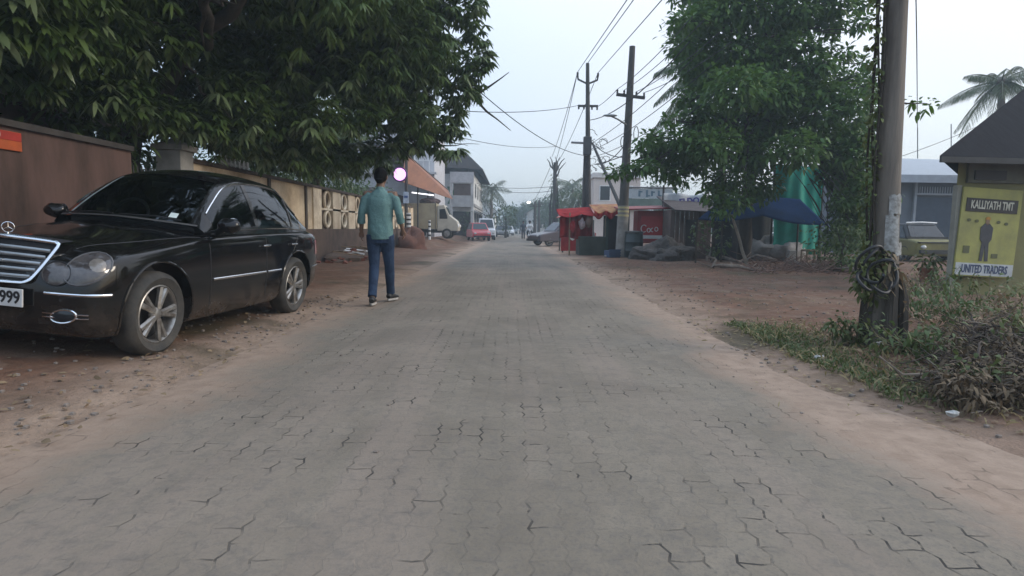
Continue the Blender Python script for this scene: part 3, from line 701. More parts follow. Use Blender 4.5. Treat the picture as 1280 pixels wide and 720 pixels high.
# ------------------------------------------------------------------ the walking man
SKIN = mat('skin', (.17, .095, .062), .55, .2, 12, spec=.35)
HAIR = mat('hair', (.006, .005, .0045), .9, .3, 40, bump=.4, bscale=70, spec=.08)
def cloth(name, c, c2, wr=16): return mat(name, c, .9, .3, 5, c2=c2, bump=1.0, bscale=wr, spec=.2)
def walking_man():
    o = G(475, 381.5); r = thing('person', 'man walking away in a teal long shirt and dark blue jeans', 'person', (-1.775, 8.18, .036), 0)
    # body: one continuous surface
    b = MB()
    b.tube([(0, .0, .90), (0, .01, 1.05), (0, .03, 1.25), (0, .03, 1.42), (0, .03, 1.50)], [(.15, .10), (.14, .09), (.15, .10), (.16, .09), (.07, .05)], 16)
    b.tube([(0, .03, 1.47), (0, .05, 1.60)], [.058, .054], 12)
    b.ball((0, .075, 1.685), (.077, .096, .118), 14); b.ball((0, .10, 1.625), (.058, .07, .06), 10)
    b.tube([(0, .165, 1.70), (0, .195, 1.665), (0, .17, 1.655)], [.010, .016, .012], 8)
    for sd in (-1, 1): b.ball((sd*.080, .065, 1.685), (.014, .026, .034), 8)
    arms = {-1: [(-.185, .03, 1.455), (-.245, -.01, 1.20), (-.262, .05, .965)], 1: [(.185, .03, 1.455), (.255, .0, 1.20), (.285, .085, .985)]}
    for sd, (s, e, w) in arms.items():
        s, e, w = Vector(s), Vector(e), Vector(w)
        b.tube([Vector((sd*.08, .03, 1.44)), s, s.lerp(e, .5), e, e.lerp(w, .35), w], [.06, .055, .045, .037, .038, .025], 12)
        h = (w-e).normalized(); f = Vector((0, 1, 0)); f = (f-h*f.dot(h)).normalized(); out = Vector((sd, 0, 0))
        palm = w + h*.085
        b.tube([w, w+h*.04, palm], [(.024, .018), (.038, .017), (.040, .016)], 12)
        for k, (off, L) in enumerate(((.030, .072), (.010, .082), (-.011, .076), (-.030, .060))):
            p0 = palm + f*off - h*.012; c1 = p0 + h*L*.5 + f*.004 - out*.006; c2 = c1 + h*L*.42 - out*.022; 
            b.tube([p0, c1, c2], [.0095, .009, .0075], 8)
        t0 = w + h*.03 + f*.03; b.tube([w+h*.015+f*.012, t0, t0+h*.035+f*.022, t0+h*.062+f*.018], [.014, .014, .011, .009], 8)
    legs = {-1: [(-.085, 0, .90), (-.083, .0, .50), (-.062, -.235, .095)], 1: [(.085, .0, .90), (.092, .13, .50), (.075, .30, .09)]}
    for sd, (h, k, a) in legs.items():
        h, k, a = Vector(h), Vector(k), Vector(a)
        b.tube([h, h.lerp(k, .5), k, k.lerp(a, .35), a], [.088, .072, .055, .055, .036], 14)
        b.tube([a+Vector((0, -.02, -.03)), a+Vector((0, .08, -.045)), a+Vector((0, .17, -.055))], [.035, .035, .025], 10)
    remesh(obj('body', b, SKIN, r, world=False), .0075, 4)
    # shirt: torso with loose folds and sleeves rolled under the elbow
    s = MB()
    prof = [(.86, .0, .165, .118), (.95, .0, .172, .125), (1.08, .01, .166, .118), (1.22, .02, .176, .122), (1.34, .02, .186, .122), (1.42, .025, .178, .105), (1.475, .03, .13, .085), (1.515, .035, .070, .066)]
    def tor(u, v):
        z, y, a, d = catmull(prof, u*(len(prof)-1)); th = 2*PI*v
        f = 1 + .045*noise.noise(Vector((math.cos(th)*1.6, math.sin(th)*1.6, z*3.2+math.cos(th)*1.8)))*2 + .016*math.sin(z*38+math.cos(th)*7)*max(0, 1-abs(z-1.02)/.25)
        return (math.cos(th)*a*f, y+math.sin(th)*d*f, z + (.008*math.cos(2*th) if u < .05 else 0))
    s.grid(tor, 40, 48); 
    n0 = 41*49
    s.add([(0, 0, .865), (0, .035, 1.51)], []); 
    s.f += [(n0, k+1, k) for k in range(48)] + [(n0+1, 40*49+k, 40*49+k+1) for k in range(48)]
    for sd, (sh, e, w) in arms.items():
        sh, e, w = Vector(sh), Vector(e), Vector(w)
        pts = [Vector((sd*.09, .03, 1.42)), sh + Vector((-sd*.03, 0, -.022)), sh.lerp(e, .3), sh.lerp(e, .6), e, e.lerp(w, .25), e.lerp(w, .5)]
        s.tube(pts, [.070, .068, .062, .057, .051, .051, .049], 16)
    s.tube([(0, .032, 1.49), (0, .045, 1.545)], [.068, .062], 16)
    SH = cloth('teal_shirt', (.125, .215, .205), (.09, .168, .163), 14)
    so = remesh(obj('shirt', s, SH, r, world=False), .0085, 3)
    # seams: yoke, back pleat, rolled cuffs
    DS = cloth('teal_seam', (.07, .155, .15), (.055, .12, .12))
    for sd, (sh, e, w) in arms.items():
        e, w = Vector(e), Vector(w); c = e.lerp(w, .5); d = (w-e).normalized()
        obj('cuff', MB().tube([c-d*.028, c+d*.012], [.053, .052], 18), SH, so, world=False, smooth=True)
    # jeans
    j = MB()
    j.tube([(0, .0, .80), (0, .0, .90), (0, .0, 1.0)], [(.150, .108), (.160, .115), (.152, .105)], 18)
    for sd, (h, k, a) in legs.items():
        h, k, a = Vector(h), Vector(k), Vector(a)
        q = a + Vector((0, 0, .012))
        j.tube([h+Vector((0, 0, .02)), h.lerp(k, .25), h.lerp(k, .6), k, k.lerp(a, .3), k.lerp(a, .7), q], [(.102, .100), (.098, .092), (.082, .078), (.068, .066), (.068, .064), (.058, .056), (.060, .058)], 16)
    JE = mat('blue_jeans', (.030, .052, .095), .9, .3, 7, c2=(.016, .028, .055), bump=.7, bscale=22, spec=.2)
    remesh(obj('jeans', j, JE, r, world=False), .0085, 3)
    # hair cap, shoes
    h = MB(); h.ball((0, .062, 1.705), (.088, .104, .118), 18, .05, 3)
    h.v = [(x, y, max(z, 1.612 + max(0, (y-.03))*1.0)) for x, y, z in h.v]
    h.tube([(0, -.005, 1.66), (0, .002, 1.60)], [(.055, .05), (.04, .035)], 12)
    remesh(obj('hair', h, HAIR, r, world=False), .009, 2)
    SHOE = mat('shoe_black', (.02, .019, .019), .6, .3); SOLE = mat('shoe_sole', (.42, .39, .35), .8, .3, 12)
    for sd, (hh, k, a) in legs.items():
        yaw = -.10*sd*(1 if sd < 0 else 3.2); pit = .12 if sd < 0 else -.05
        M = Matrix.Translation((a[0], a[1], 0)) @ Matrix.Rotation(yaw, 4, 'Z')
        up = MB().tube([M @ Vector((0, -.075, .055)), M @ Vector((0, -.04, .072)), M @ Vector((0, .05, .062)), M @ Vector((0, .13, .045)), M @ Vector((0, .185, .036))], [(.035, .032), (.048, .040), (.038, .045), (.028, .046), (.016, .032)], 14)
        sh = remesh(obj('shoe', up, SHOE, r, world=False), .007, 2)
        sole = [(.033*math.cos(t)*(1.15 if math.sin(t) > 0 else .95), .055+.135*math.sin(t)) for t in np.linspace(0, 2*PI, 24, endpoint=False)]
        obj('sole', MB().prism([(x*1.25, y) for x, y in sole], .026, M @ Matrix.Translation((0, 0, .002))), SOLE, sh, world=False)
walking_man()
# ------------------------------------------------------------------ left side: walls, gate, house under the tree
WX = -5.42
PINK = mat('pink_plaster', (.115, .072, .061), .95, .3, 1.3, c2=(.048, .034, .028), bump=.3, bscale=18, stretch=(1, 1.6, .45), amt=(.40, .72), spec=.15)  # plaster tone lowered to carry the tree's shade, with dark stains
w = thing('compound_wall', 'faded pink plastered compound wall behind the black car', 'wall', (WX, 6, 0))
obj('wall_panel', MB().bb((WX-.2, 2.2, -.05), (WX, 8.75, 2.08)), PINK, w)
obj('coping', MB().bb((WX-.26, 2.2, 2.08), (WX+.05, 8.75, 2.15)), mat('coping_grey', (.05, .043, .039), .95, .4, 4), w)
obj('plinth', MB().bb((WX-.2, 2.2, -.05), (WX+.03, 8.75, .28)), mat('plinth_dark', (.10, .068, .052), .95, .4, 3, bump=.4), w)
# orange sign on the wall
s = thing('wall_sign', 'small red and orange sign board fixed on the pink wall', 'sign', (WX+.02, 6.25, 1.86))
a, b = P(-22, 168, 6.3), P(30, 191, 6.75)
sg = MB().bb((WX+.005, 5.9, 1.83), (WX+.03, 6.78, 2.03)); obj('board', sg, mat('sign_orange', (.42, .085, .02), .5, .25, 5), s, bevel=.004)
obj('red_band', MB().bb((WX+.031, 5.91, 1.935), (WX+.036, 6.77, 2.025)), mat('sign_red', (.36, .03, .018), .5, .25, 5), s)
M = frame((WX+.038, 6.44, 1.978), (0, 1, 0), (0, 0, 1))
obj('sign_digits', xf(text_mb('110', .075, .002, .001), M), mat('sign_white', (.55, .42, .36), .6, .3, 20), s)
# gate between the wall and the grey pillar
g = thing('gate', 'dark iron bar gate in the shade between pink wall and grey pillar', 'gate', (WX-.1, 9.4, 0))
obj('gate_frame', MB().tube([(WX-.1, 8.85, .1), (WX-.1, 8.85, 1.75), (WX-.1, 9.75, 1.75), (WX-.1, 9.75, .1), (WX-.1, 8.85, .1)], .03, 6), POLED, g)
for i in range(8): obj('gate_bar', MB().tube([(WX-.1, 8.95+i*.1, .1), (WX-.1, 8.95+i*.1, 1.9)], .012, 6), POLED, g)
obj('gate_sheet', MB().bb((WX-.115, 8.86, .12), (WX-.105, 9.74, 1.1)), mat('rusty_sheet', (.07, .05, .042), .8, .4, 4), g)
def pillar(x, y, h, label, m):
    r = thing('gate_pillar', label, 'pillar', (x, y, 0), 0, 'gate pillars')
    obj('shaft', MB().bb((x-.2, y-.2, -.05), (x+.2, y+.2, h)), m, r, bevel=.012)
    obj('cap', MB().bb((x-.25, y-.25, h), (x+.25, y+.25, h+.09)).add([(x-.22, y-.22, h+.09), (x+.22, y-.22, h+.09), (x+.22, y+.22, h+.09), (x-.22, y+.22, h+.09), (x, y, h+.22)], [(0,1,4),(1,2,4),(2,3,4),(3,0,4)]), m, r)
pillar(WX-.12, 10.1, 2.25, 'grey concrete gate pillar rising behind the black car roof', CONC)
CRM = mat('cream_plaster', (.70, .57, .40), .9, .35, 1.6, c2=(.45, .33, .21), bump=.2, bscale=20)
CRL = mat('cream_relief', (.78, .67, .50), .9, .3, 3, c2=(.52, .40, .27))
BRW = mat('brown_plinth', (.115, .075, .055), .95, .4, 2.5, bump=.4, bscale=12)
w = thing('garden_wall', 'stained cream boundary wall on a brown plinth with rows of oval openings', 'wall', (WX, 17, 0))
obj('retaining_plinth', MB().bb((WX-.3, 10.35, -.05), (WX+.04, 33, .98)), BRW, w)
obj('wall_panel', MB().bb((WX-.2, 10.35, .98), (WX-.02, 16.6, 2.10)), CRM, w)
obj('coping', MB().bb((WX-.28, 10.35, 2.10), (WX+.04, 33, 2.17)), mat('coping_brown', (.08, .057, .044), .95, .4, 4), w)
for y in (13.6, 16.0): obj('crack_post', MB().bb((WX-.04, y, .98), (WX+.02, y+.12, 2.10)), mat('post_dark', (.09, .07, .055), .95, .3), w)
obj('recess', MB().bb((WX-.2, 16.6, .98), (WX-.1, 33, 2.10)), mat('recess_brown', (.15, .10, .07), .95, .4, 3), w)
def oval(y, z, ry, rz_): 
    return MB().tube([(WX-.05, y+ry*math.cos(a), z+rz_*math.sin(a)) for a in np.linspace(0, 2*PI, 25)], (.055, .05), 6, caps=False)
y = 16.75
obj('pier', MB().bb((WX-.2, 16.6, .98), (WX+.02, 17.3, 2.10)), CRL, w)
obj('rail', MB().bb((WX-.12, 16.7, 1.52), (WX+.0, 33, 1.58)), CRL, w)
for i in range(9):
    y = 18.0+i*1.75
    obj('oval_ring', oval(y, 1.83, .26, .24), CRL, w, smooth=True)
    obj('oval_ring', oval(y, 1.26, .24, .22), CRL, w, smooth=True)
    obj('pier', MB().bb((WX-.12, y+.45, .98), (WX+.0, y+1.3, 2.10)), CRM, w)
# low picket of the neighbour's gate on top of the wall
r = thing('picket_rail', 'short row of pale pickets standing on the cream wall', 'railing', (WX-.1, 12.2, 2.17))
for i in range(7): obj('picket', MB().bb((WX-.12, 11.6+i*.19, 2.16), (WX-.08, 11.68+i*.19, 2.36+.03*(i % 2))), WHITE, r)
obj('rail', MB().bb((WX-.11, 11.55, 2.22), (WX-.09, 12.85, 2.26)), WHITE, r)
# house behind
h = thing('tiled_house', 'dark low house with tiled eaves behind the pink wall under the tree', 'house', (-9.5, 7, 0))
obj('wall', MB().bb((-13, 3.5, 0), (-7.0, 9.8, 2.7)), mat('house_wall', (.16, .12, .10), .9, .3, 1.5), h)
TILE = mat('roof_tile', (.10, .055, .042), .9, .45, 6, bump=.5, bscale=9)
rf = MB()
e = 2.72; ap = 4.4
rf.add([(-13.6, 2.9, e), (-6.15, 2.9, e), (-6.15, 8.15, e), (-6.6, 10.3, e), (-13.6, 10.3, e), (-9.6, 5.5, ap), (-9.6, 7.7, ap)], [(0,1,5),(1,2,6,5),(2,3,6),(3,4,6),(4,0,5,6)])
obj('roof', rf, TILE, h, solid=.09)
obj('fascia', MB().tube([(-6.13, 2.9, e-.06), (-6.13, 8.15, e-.06), (-6.6, 10.3, e-.06)], [(.07, .02)]*3, 4), mat('fascia_grey', (.26, .24, .22), .8, .3), h)
for y in (5.2, 7.6): obj('window', MB().bb((-7.0, y-.45, 1.0), (-6.96, y+.45, 2.1)), GLASSD, h)
# rubble and broken wood at the foot of the wall
BRK = mat('brick_red', (.24, .085, .055), .95, .4, 8)
WOODL = mat('raw_wood', (.30, .215, .14), .9, .4, 6, stretch=(1, 1, .3))
r = thing('rubble_heap', 'heap of broken bricks and planks at the foot of the cream wall', 'rubble', (-4.9, 18.6, 0))
q = MB(); q2 = MB(); q3 = MB()
for i in range(70):
    x, y = -4.85+random.gauss(0, .28), 18.6+random.gauss(0, 1.0); z = .02+max(0, .30-abs(y-18.6)*.15-abs(x+4.9)*.3)*U(.3, 1)
    m4 = Euler((U(-.5, .5), U(-.5, .5), U(0, 3))).to_matrix().to_4x4()
    q.box((x, y, z+.05), (.2*U(.5, 1.2), .11, .08), m=m4)
for i in range(14):
    x, y = -4.7+random.gauss(0, .3), 18.6+random.gauss(0, .9); a = U(-.5, .8); L = U(.4, 1.1)
    (q2 if i % 3 else q3).box((x, y, .22+U(0, .22)), (L, .08, .025), m=Euler((U(-.3, .3), U(-.25, .25), a)).to_matrix().to_4x4())
obj('bricks', q, BRK, r); obj('planks', q2, WOODL, r); obj('plaster_pieces', q3, WHITE, r)
q = MB().ball((-4.95, 18.6, 0), (.75, 1.9, .32), 12, .35, 4); obj('earth', q, mat('earth', (.13, .085, .06), .95, .4, 5, bump=.6), r, smooth=True)
# ------------------------------------------------------------------ mango tree over the car
def mango():
    r = thing('mango_tree', 'huge dark mango tree hanging over the black car and the pink wall', 'tree', (-7.3, 11.2, 0))
    t = MB(); t.tube([(-7.3, 11.2, -.1), (-7.25, 11.2, .4), (-7.2, 11.1, 1.6), (-7.1, 11.2, 2.8)], [.52, .40, .34, .36], 14)
    limbs = [((-7.1, 11.2, 2.6), (-3.2, 8.6, 4.9), .22), ((-7.1, 11.2, 2.7), (-2.2, 13.2, 5.3), .21), ((-7.1, 11.2, 2.7), (-6.0, 7.2, 4.8), .2), ((-7.1, 11.2, 2.7), (-4.6, 16.5, 5.6), .18), ((-7.1, 11.2, 2.7), (-9.8, 12.4, 5.4), .2), ((-7.1, 11.2, 2.8), (-6.2, 11.6, 7.4), .22), ((-4.9, 10, 3.9), (-3.2, 6.6, 4.3), .1), ((-4.4, 12.4, 4.2), (-1.1, 14.6, 4.3), .1), ((-4.6, 12.4, 4.2), (-2.1, 15.2, 3.3), .09), ((-6.4, 8.8, 3.9), (-4.6, 5.6, 3.9), .09)]
    for i, (a, b, w_) in enumerate(limbs):
        pts = wig(a, b, 7, .06, i); t.tube(pts, [w_*(1-.75*k/7) for k in range(8)], 8)
        for q in range(5):
            k = random.randint(3, 7); e = pts[k] + Vector((U(-1.2, 1.2), U(-1.2, 1.2), U(-.9, .9))); t.tube(wig(pts[k], e, 4, .12, i*9+q), [.045, .035, .025, .016, .008], 5)
    # bare drooping twigs at the street side
    for (px, py, ex, ey) in ((585, 182, 545, 172), (592, 168, 556, 166), (600, 180, 548, 182), (530, 200, 500, 150), (520, 205, 480, 165)):
        t.tube(wig(P(ex, ey, 14), P(px, py, 13.6), 5, .05, px), [.02, .016, .012, .009, .006, .004], 5)
    obj('trunk', t, BARK, r, smooth=True)
    C = []
    def cl(px, py, Y, rp, sq=.8): p = P(px, py, Y); C.append((p.x, p.y, p.z, rp*Y/F, sq))
    # right-hand silhouette of the crown, sparse
    for px, py, rp in ((590, -25, 28), (578, 10, 30), (592, 45, 20), (604, 72, 14), (590, 85, 22), (578, 112, 24), (566, 140, 18), (572, 160, 10), (552, 160, 18), (540, 180, 13), (552, 190, 7), (520, 172, 22), (500, 182, 16), (576, 188, 7)):
        cl(px, py, 13.8+U(-.6, .6), rp)
    for px in range(-60, 560, 46):
        for py in range(-120, 200, 44):
            x, y = px+U(-16, 16), py+U(-16, 16)
            low = 105 + 95*min(1, max(0, (x+20)/380)) if x < 400 else 200 - (x-400)*.18
            if y > low-16: continue
            Y = 7.6 + 6.0*min(1, max(0, x/520)) + U(-.9, .9)
            if y < 80 and x < 330: Y -= U(0, 1.3)
            cl(x, y, Y, U(30, 42)*8.5/Y if x < 250 else U(30, 42))
    # lower fringe
    for px, py, Y, rp in ((150, 118, 8.6, 36), (195, 138, 9.2, 32), (70, 104, 8.2, 34), (110, 128, 9, 30), (250, 150, 10, 34), (290, 172, 11, 32), (330, 182, 12, 30), (370, 186, 12.8, 30), (410, 190, 13.2, 28), (445, 190, 13.8, 28), (470, 186, 14, 22), (225, 168, 12, 25), (300, 196, 14.5, 22), (345, 200, 15, 20), (395, 204, 15.5, 20), (440, 206, 16, 20), (478, 203, 16.2, 16), (15, 85, 7.5, 34)):
        cl(px, py, Y, rp, .7)
    # body of the crown further back and above the frame
    NB = -len(C)
    for _ in range(170):
        a, q = U(0, 2*PI), math.sqrt(U(0, 1)); x, y = -6.2+4.4*q*math.cos(a), 12.0+5.2*q*math.sin(a)
        zt = 8.9-3.0*q*q; z = U(4.2, zt)
        if z < 1.06 + .38*y and x > -6 and y < 12: continue
        if abs(x)*F/y < 110 and x > -2.5: continue
        C.append((x, y, z, U(.8, 1.2), .8))
    NB += len(C)
    NF = len(C)-NB
    Va, ta, qa = cloud(C[:NF], 230, .175, .056, .35, rosette=9, shell=.3, down=.18)
    leaf_obj('crown', Va, ta, qa, FOL, r)
    Va, ta, qa = cloud(C[NF:], 48, .22, .05, .35, rosette=9, shell=.3, down=.18)
    leaf_obj('crown', Va, ta, qa, FOL, r)
    # paler whorls outside the crown, sky sheen put into their colour, and the boughs that hang over the car and the wall above the frame
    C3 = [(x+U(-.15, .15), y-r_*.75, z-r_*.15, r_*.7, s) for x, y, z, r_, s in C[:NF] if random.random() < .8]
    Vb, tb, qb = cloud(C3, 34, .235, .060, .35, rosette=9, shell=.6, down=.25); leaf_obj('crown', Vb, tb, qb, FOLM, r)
    C4 = [(U(-9.5, -2.6), U(1.5, 7.5), U(4.9, 7.2), U(.8, 1.1), .8) for _ in range(46)]
    Vb, tb, qb = cloud(C4, 60, .24, .055, .35, rosette=9, shell=.3, down=.35); leaf_obj('crown', Vb, tb, qb, FOL, r)
    # inner twigs and older leaves that fill the middle of the crown
    C2 = [(x, y+r_*.5, z+r_*.25, r_*.75, s) for x, y, z, r_, s in C if x*F/y < -75]
    V, tr, q = cloud(C2, 150, .24, .09, .3, jit=.8, shell=.1); leaf_obj('crown', V, tr, q, FOL, r)
mango()
# second, smaller tree further along the left wall
def street_tree_left():
    r = thing('garden_tree', 'bushy dark tree leaning over the cream wall behind the mango tree', 'tree', (-7.4, 22, 0))
    t = MB().tube([(-7.4, 22, 0), (-7.3, 22, 1.5), (-7.0, 22.2, 3.2), (-6.8, 22.3, 4.6)], [.24, .19, .15, .08], 10)
    for i in range(7): t.tube(wig((-7.1, 22.1, 2.6+i*.25), (-7.1+U(-2, 2), 22+U(-2, 2), 3.6+U(0, 1.8)), 4, .1, i), [.08, .06, .045, .03, .015], 6)
    obj('trunk', t, BARK, r, smooth=True)
    C = [(-7.2+U(-2.1, 1.7), 22+U(-2.6, 2.6), U(2.7, 5.6), U(.55, .95), .8) for _ in range(60)]
    V, tr, q = cloud(C, 330, .17, .06, .3, jit=.6); leaf_obj('crown', V, tr, q, FOL, r)
street_tree_left()
# shade plants behind the wall, so that no sky shows under the crown
for i, (x, y, h_) in enumerate(((-6.9, 9.6, 2.75), (-8.0, 13.2, 2.7), (-7.0, 16.4, 2.9), (-8.4, 18.5, 3.2), (-7.6, 27.0, 3.4), (-7.2, 31.0, 3.0))):
    r = thing('garden_shrub', ['dark shrub behind the gate and the grey pillar', 'broad dark shrub behind the plain part of cream wall', 'dark shrub behind the cream wall beside the first ovals', 'taller dark shrub set deep in the garden', 'dark shrub near the far end of cream wall', 'last dark shrub before the shop awning'][i], 'shrub', (x, y, 0), 0, 'shrubs behind the cream wall')
    st = MB()
    for k in range(6): st.tube(wig((x+U(-.1, .1), y+U(-.1, .1), 0), (x+U(-.7, .7), y+U(-.8, .8), h_*U(.6, .9)), 4, .08, k+i*7), [.05, .04, .03, .02, .01], 5)
    obj('stems', st, BARK, r)
    V, tr, q = cloud([(x+U(-.8, .8), y+U(-1.1, 1.1), U(.7, h_+.25), U(.4, .7), .9) for _ in range(36)], 260, .17, .065, .3, jit=.7); leaf_obj('foliage', V, tr, q, FOL, r)
# ------------------------------------------------------------------ generic small vehicles
def vehicle(name, label, cat, c, heading, Lb, W, H, body, prof, cabin, paint, r=.29, axles=(.18, .80), lamps=True, stripe=None, group=None, glass=None, cabm=None):
    """prof: side outline of the lower body, cabin: outline of the glasshouse, both (t along length 0 front..1 rear, z)"""
    o = thing(name, label, cat, (c[0], c[1], gh(c[0], c[1])), heading, group); gl = glass or GLASSD
    # local y = along length (front at -y), x across
    def loft(poly, w0, w1, z0, z1, nm, m, par, inset=0):
        n = len(poly); mb = MB(); K = 5
        xsn = [-1, -.9, 0, .9, 1]
        rows = []
        for k, u in enumerate(xsn):
            row = []
            for t, z in poly:
                f = (z-z0)/max(1e-6, z1-z0); hw = (w0+(w1-w0)*f)*.5
                cc = .5; sh = 1-.035*(abs(u) > .95)
                row.append((u*hw, (cc+(t-cc)*sh-.5)*Lb, z0+(z-z0)*(1-.02*(abs(u) > .95))))
            rows += row
        mb.v = rows
        for k in range(K-1): mb.f += [(k*n+i, k*n+(i+1) % n, (k+1)*n+(i+1) % n, (k+1)*n+i) for i in range(n)]
        mb.f.append(tuple(range(n-1, -1, -1))); mb.f.append(tuple((K-1)*n+i for i in range(n)))
        return obj(nm, mb, m, par, world=False)
    zs = [z for _, z in prof]; b = loft(prof, W, W*.97, min(zs), max(zs), 'body', paint, o)
    bv = b.modifiers.new('bevel', 'BEVEL'); bv.width = .04; bv.segments = 2; bv.limit_method = 'ANGLE'
    if cabin:
        zc = [z for _, z in cabin]; z0, z1 = min(zc), max(zc)
        cb = loft(cabin, W*.94, W*.74, z0, z1, 'cabin', cabm or paint, o)
        bv = cb.modifiers.new('bevel', 'BEVEL'); bv.width = .04; bv.segments = 2; bv.limit_method = 'ANGLE'
        # glazing: side panes and end panes set 6 mm proud of the cabin
        (tf0, zf0), (tf1, zf1), (tr1, zr1), (tr0, zr0) = cabin[:4]
        def hwz(z): return (W*.94+(W*.74-W*.94)*(z-z0)/(z1-z0))*.5
        for sd in (-1, 1):
            q = MB()
            za, zb = z0+.06, z1-.09
            def tt(z, fr): 
                return (tf0+(tf1-tf0)*(z-zf0)/(zf1-zf0)+.03) if fr else (tr0+(tr1-tr0)*(z-zr0)/(zr1-zr0)-.03)
            tm = (tf1+tr1)/2
            for fr, (ta, tb, tc, td) in enumerate([(tt(za, 1), tt(zb, 1), tm-.01, tm-.01), (tm+.01, tm+.01, tt(zb, 0), tt(za, 0))]):
                q.add([(sd*(hwz(za)+.008), (ta-.5)*Lb, za), (sd*(hwz(zb)+.008), (tb-.5)*Lb, zb), (sd*(hwz(zb)+.008), (tc-.5)*Lb, zb), (sd*(hwz(za)+.008), (td-.5)*Lb, za)], [(0,1,2,3)])
            obj('side_window', q, gl, o, world=False)
        for nm, (t0_, za0), (t1_, zb0), sg_ in (('windscreen', (tf0, zf0), (tf1, zf1), -1), ('rear_window', (tr0, zr0), (tr1, zr1), 1)):
            q = MB(); vs = []
            for f in (.10, .90):
                t = t0_+(t1_-t0_)*f; z = za0+(zb0-za0)*f; hw = hwz(z)*.86
                vs += [(-hw, (t-.5)*Lb+sg_*.014, z+.012), (hw, (t-.5)*Lb+sg_*.014, z+.012)]
            q.add(vs, [(0,1,3,2)]); obj(nm, q, gl, o, world=False)
    for t in axles:
        for sd in (-1, 1): wheel(o, (sd*(W/2-.09), (t-.5)*Lb, r), r, .17, sd, spokes=5, twin=False)
    if lamps:
        zl = max(min(zs)+.32, .5)
        for sd in (-1, 1):
            obj('headlight', MB().ball((sd*W*.36, -Lb*.5-.0, zl), (.11, .05, .07), 8), mat('lamp_lens', (.5, .5, .48), .15, .2), o, world=False, smooth=True)
            obj('tail_light', MB().box((sd*W*.41, Lb*.5-.01, zl+.1), (.12, .05, .2)), mat('tail_red', (.35, .02, .015), .2, .2), o, world=False)
        obj('bumper', MB().box((0, -Lb*.5-.02, .36), (W*.9, .10, .13)), BLACK, o, world=False)
        obj('bumper', MB().box((0, Lb*.5+.01, .38), (W*.9, .10, .13)), BLACK, o, world=False)
    return o
SEDAN = [(0, .28), (.0, .60), (.02, .68), (.26, .86), (.80, .92), (.98, .88), (1, .62), (.99, .28)]
SEDC = [(.26, .84), (.42, 1.42), (.70, 1.44), (.86, .90)]
HATCH = [(0, .28), (0, .62), (.03, .72), (.24, .88), (.92, .92), (1, .86), (1, .28)]
HATC = [(.22, .86), (.40, 1.44), (.84, 1.46), (.97, .90)]
# ------------------------------------------------------------------ far left: shop with awning, lamp sign, truck, buildings
AX = -5.6
sh = thing('roadside_shop', 'open roadside shop under a sloping orange brown awning', 'shop', (-7.5, 36, 0))
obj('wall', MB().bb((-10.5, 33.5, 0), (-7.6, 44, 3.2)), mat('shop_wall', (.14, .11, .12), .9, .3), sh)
AWN = mat('awning_rust', (.33, .155, .095), .85, .35, 1.6, c2=(.21, .10, .066), stretch=(1, .3, 1))
def sheet(pts, t=.03):
    return MB().add(pts, [(0, 1, 2, 3)])
a0 = P(508, 196, 34); a1 = P(562, 246, 47)
obj('awning', MB().add([P(508, 193, 33), P(560, 238, 46), P(566, 249, 45.6), P(502, 227, 32.4)], [(0,1,2,3)]), AWN, sh, solid=.04)
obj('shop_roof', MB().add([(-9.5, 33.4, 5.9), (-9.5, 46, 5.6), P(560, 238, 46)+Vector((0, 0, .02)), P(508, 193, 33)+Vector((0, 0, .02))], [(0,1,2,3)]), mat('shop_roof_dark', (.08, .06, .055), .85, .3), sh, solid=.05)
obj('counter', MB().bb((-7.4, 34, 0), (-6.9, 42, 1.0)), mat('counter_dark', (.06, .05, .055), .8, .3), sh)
for y in (34, 38, 42.5): obj('post', MB().tube([(-5.9, y, 0), (-5.9, y, 3.5)], .05, 8), POLED, sh)
pt = P(531, 242, 38); obj('tube_light', MB().tube([pt+Vector((-.8, 0, .06)), pt+Vector((.55, 0, -.1))], .04, 8), mat('tube_white', (.95, .95, 1.0), .4, 0, emit=1.2), sh)
obj('shelf_goods', MB().bb((-7.55, 34.3, 1.1), (-7.2, 43.5, 2.6)), mat('goods', (.10, .09, .16), .7, .5, 3, c2=(.25, .16, .12)), sh)
# round lit sign
r = thing('lamp_sign', 'round glowing pinkish white shop sign beside the dark post', 'sign', tuple(P(500, 219, 28)))
c = P(500, 218, 28)
obj('lit_disc', MB().lathe([(0, -.05), (.27, -.05), (.30, 0), (.27, .05), (0, .05)], 28, c, Matrix.Rotation(PI/2, 4, 'X')), mat('lit_pink', (1.0, .50, .95), .4, .08, 6, emit=.95), r, smooth=True)
obj('ring', MB().lathe([(.28, -.07), (.34, -.07), (.34, .07), (.28, .07)], 28, c, Matrix.Rotation(PI/2, 4, 'X')), mat('purple_rim', (.10, .03, .16), .5, .2), r, smooth=True)
p0 = P(508, 300, 28.4)
obj('bracket', MB().tube([c+Vector((.3, .05, 0)), (p0.x, p0.y, c.z)], .025, 6), POLED, r)
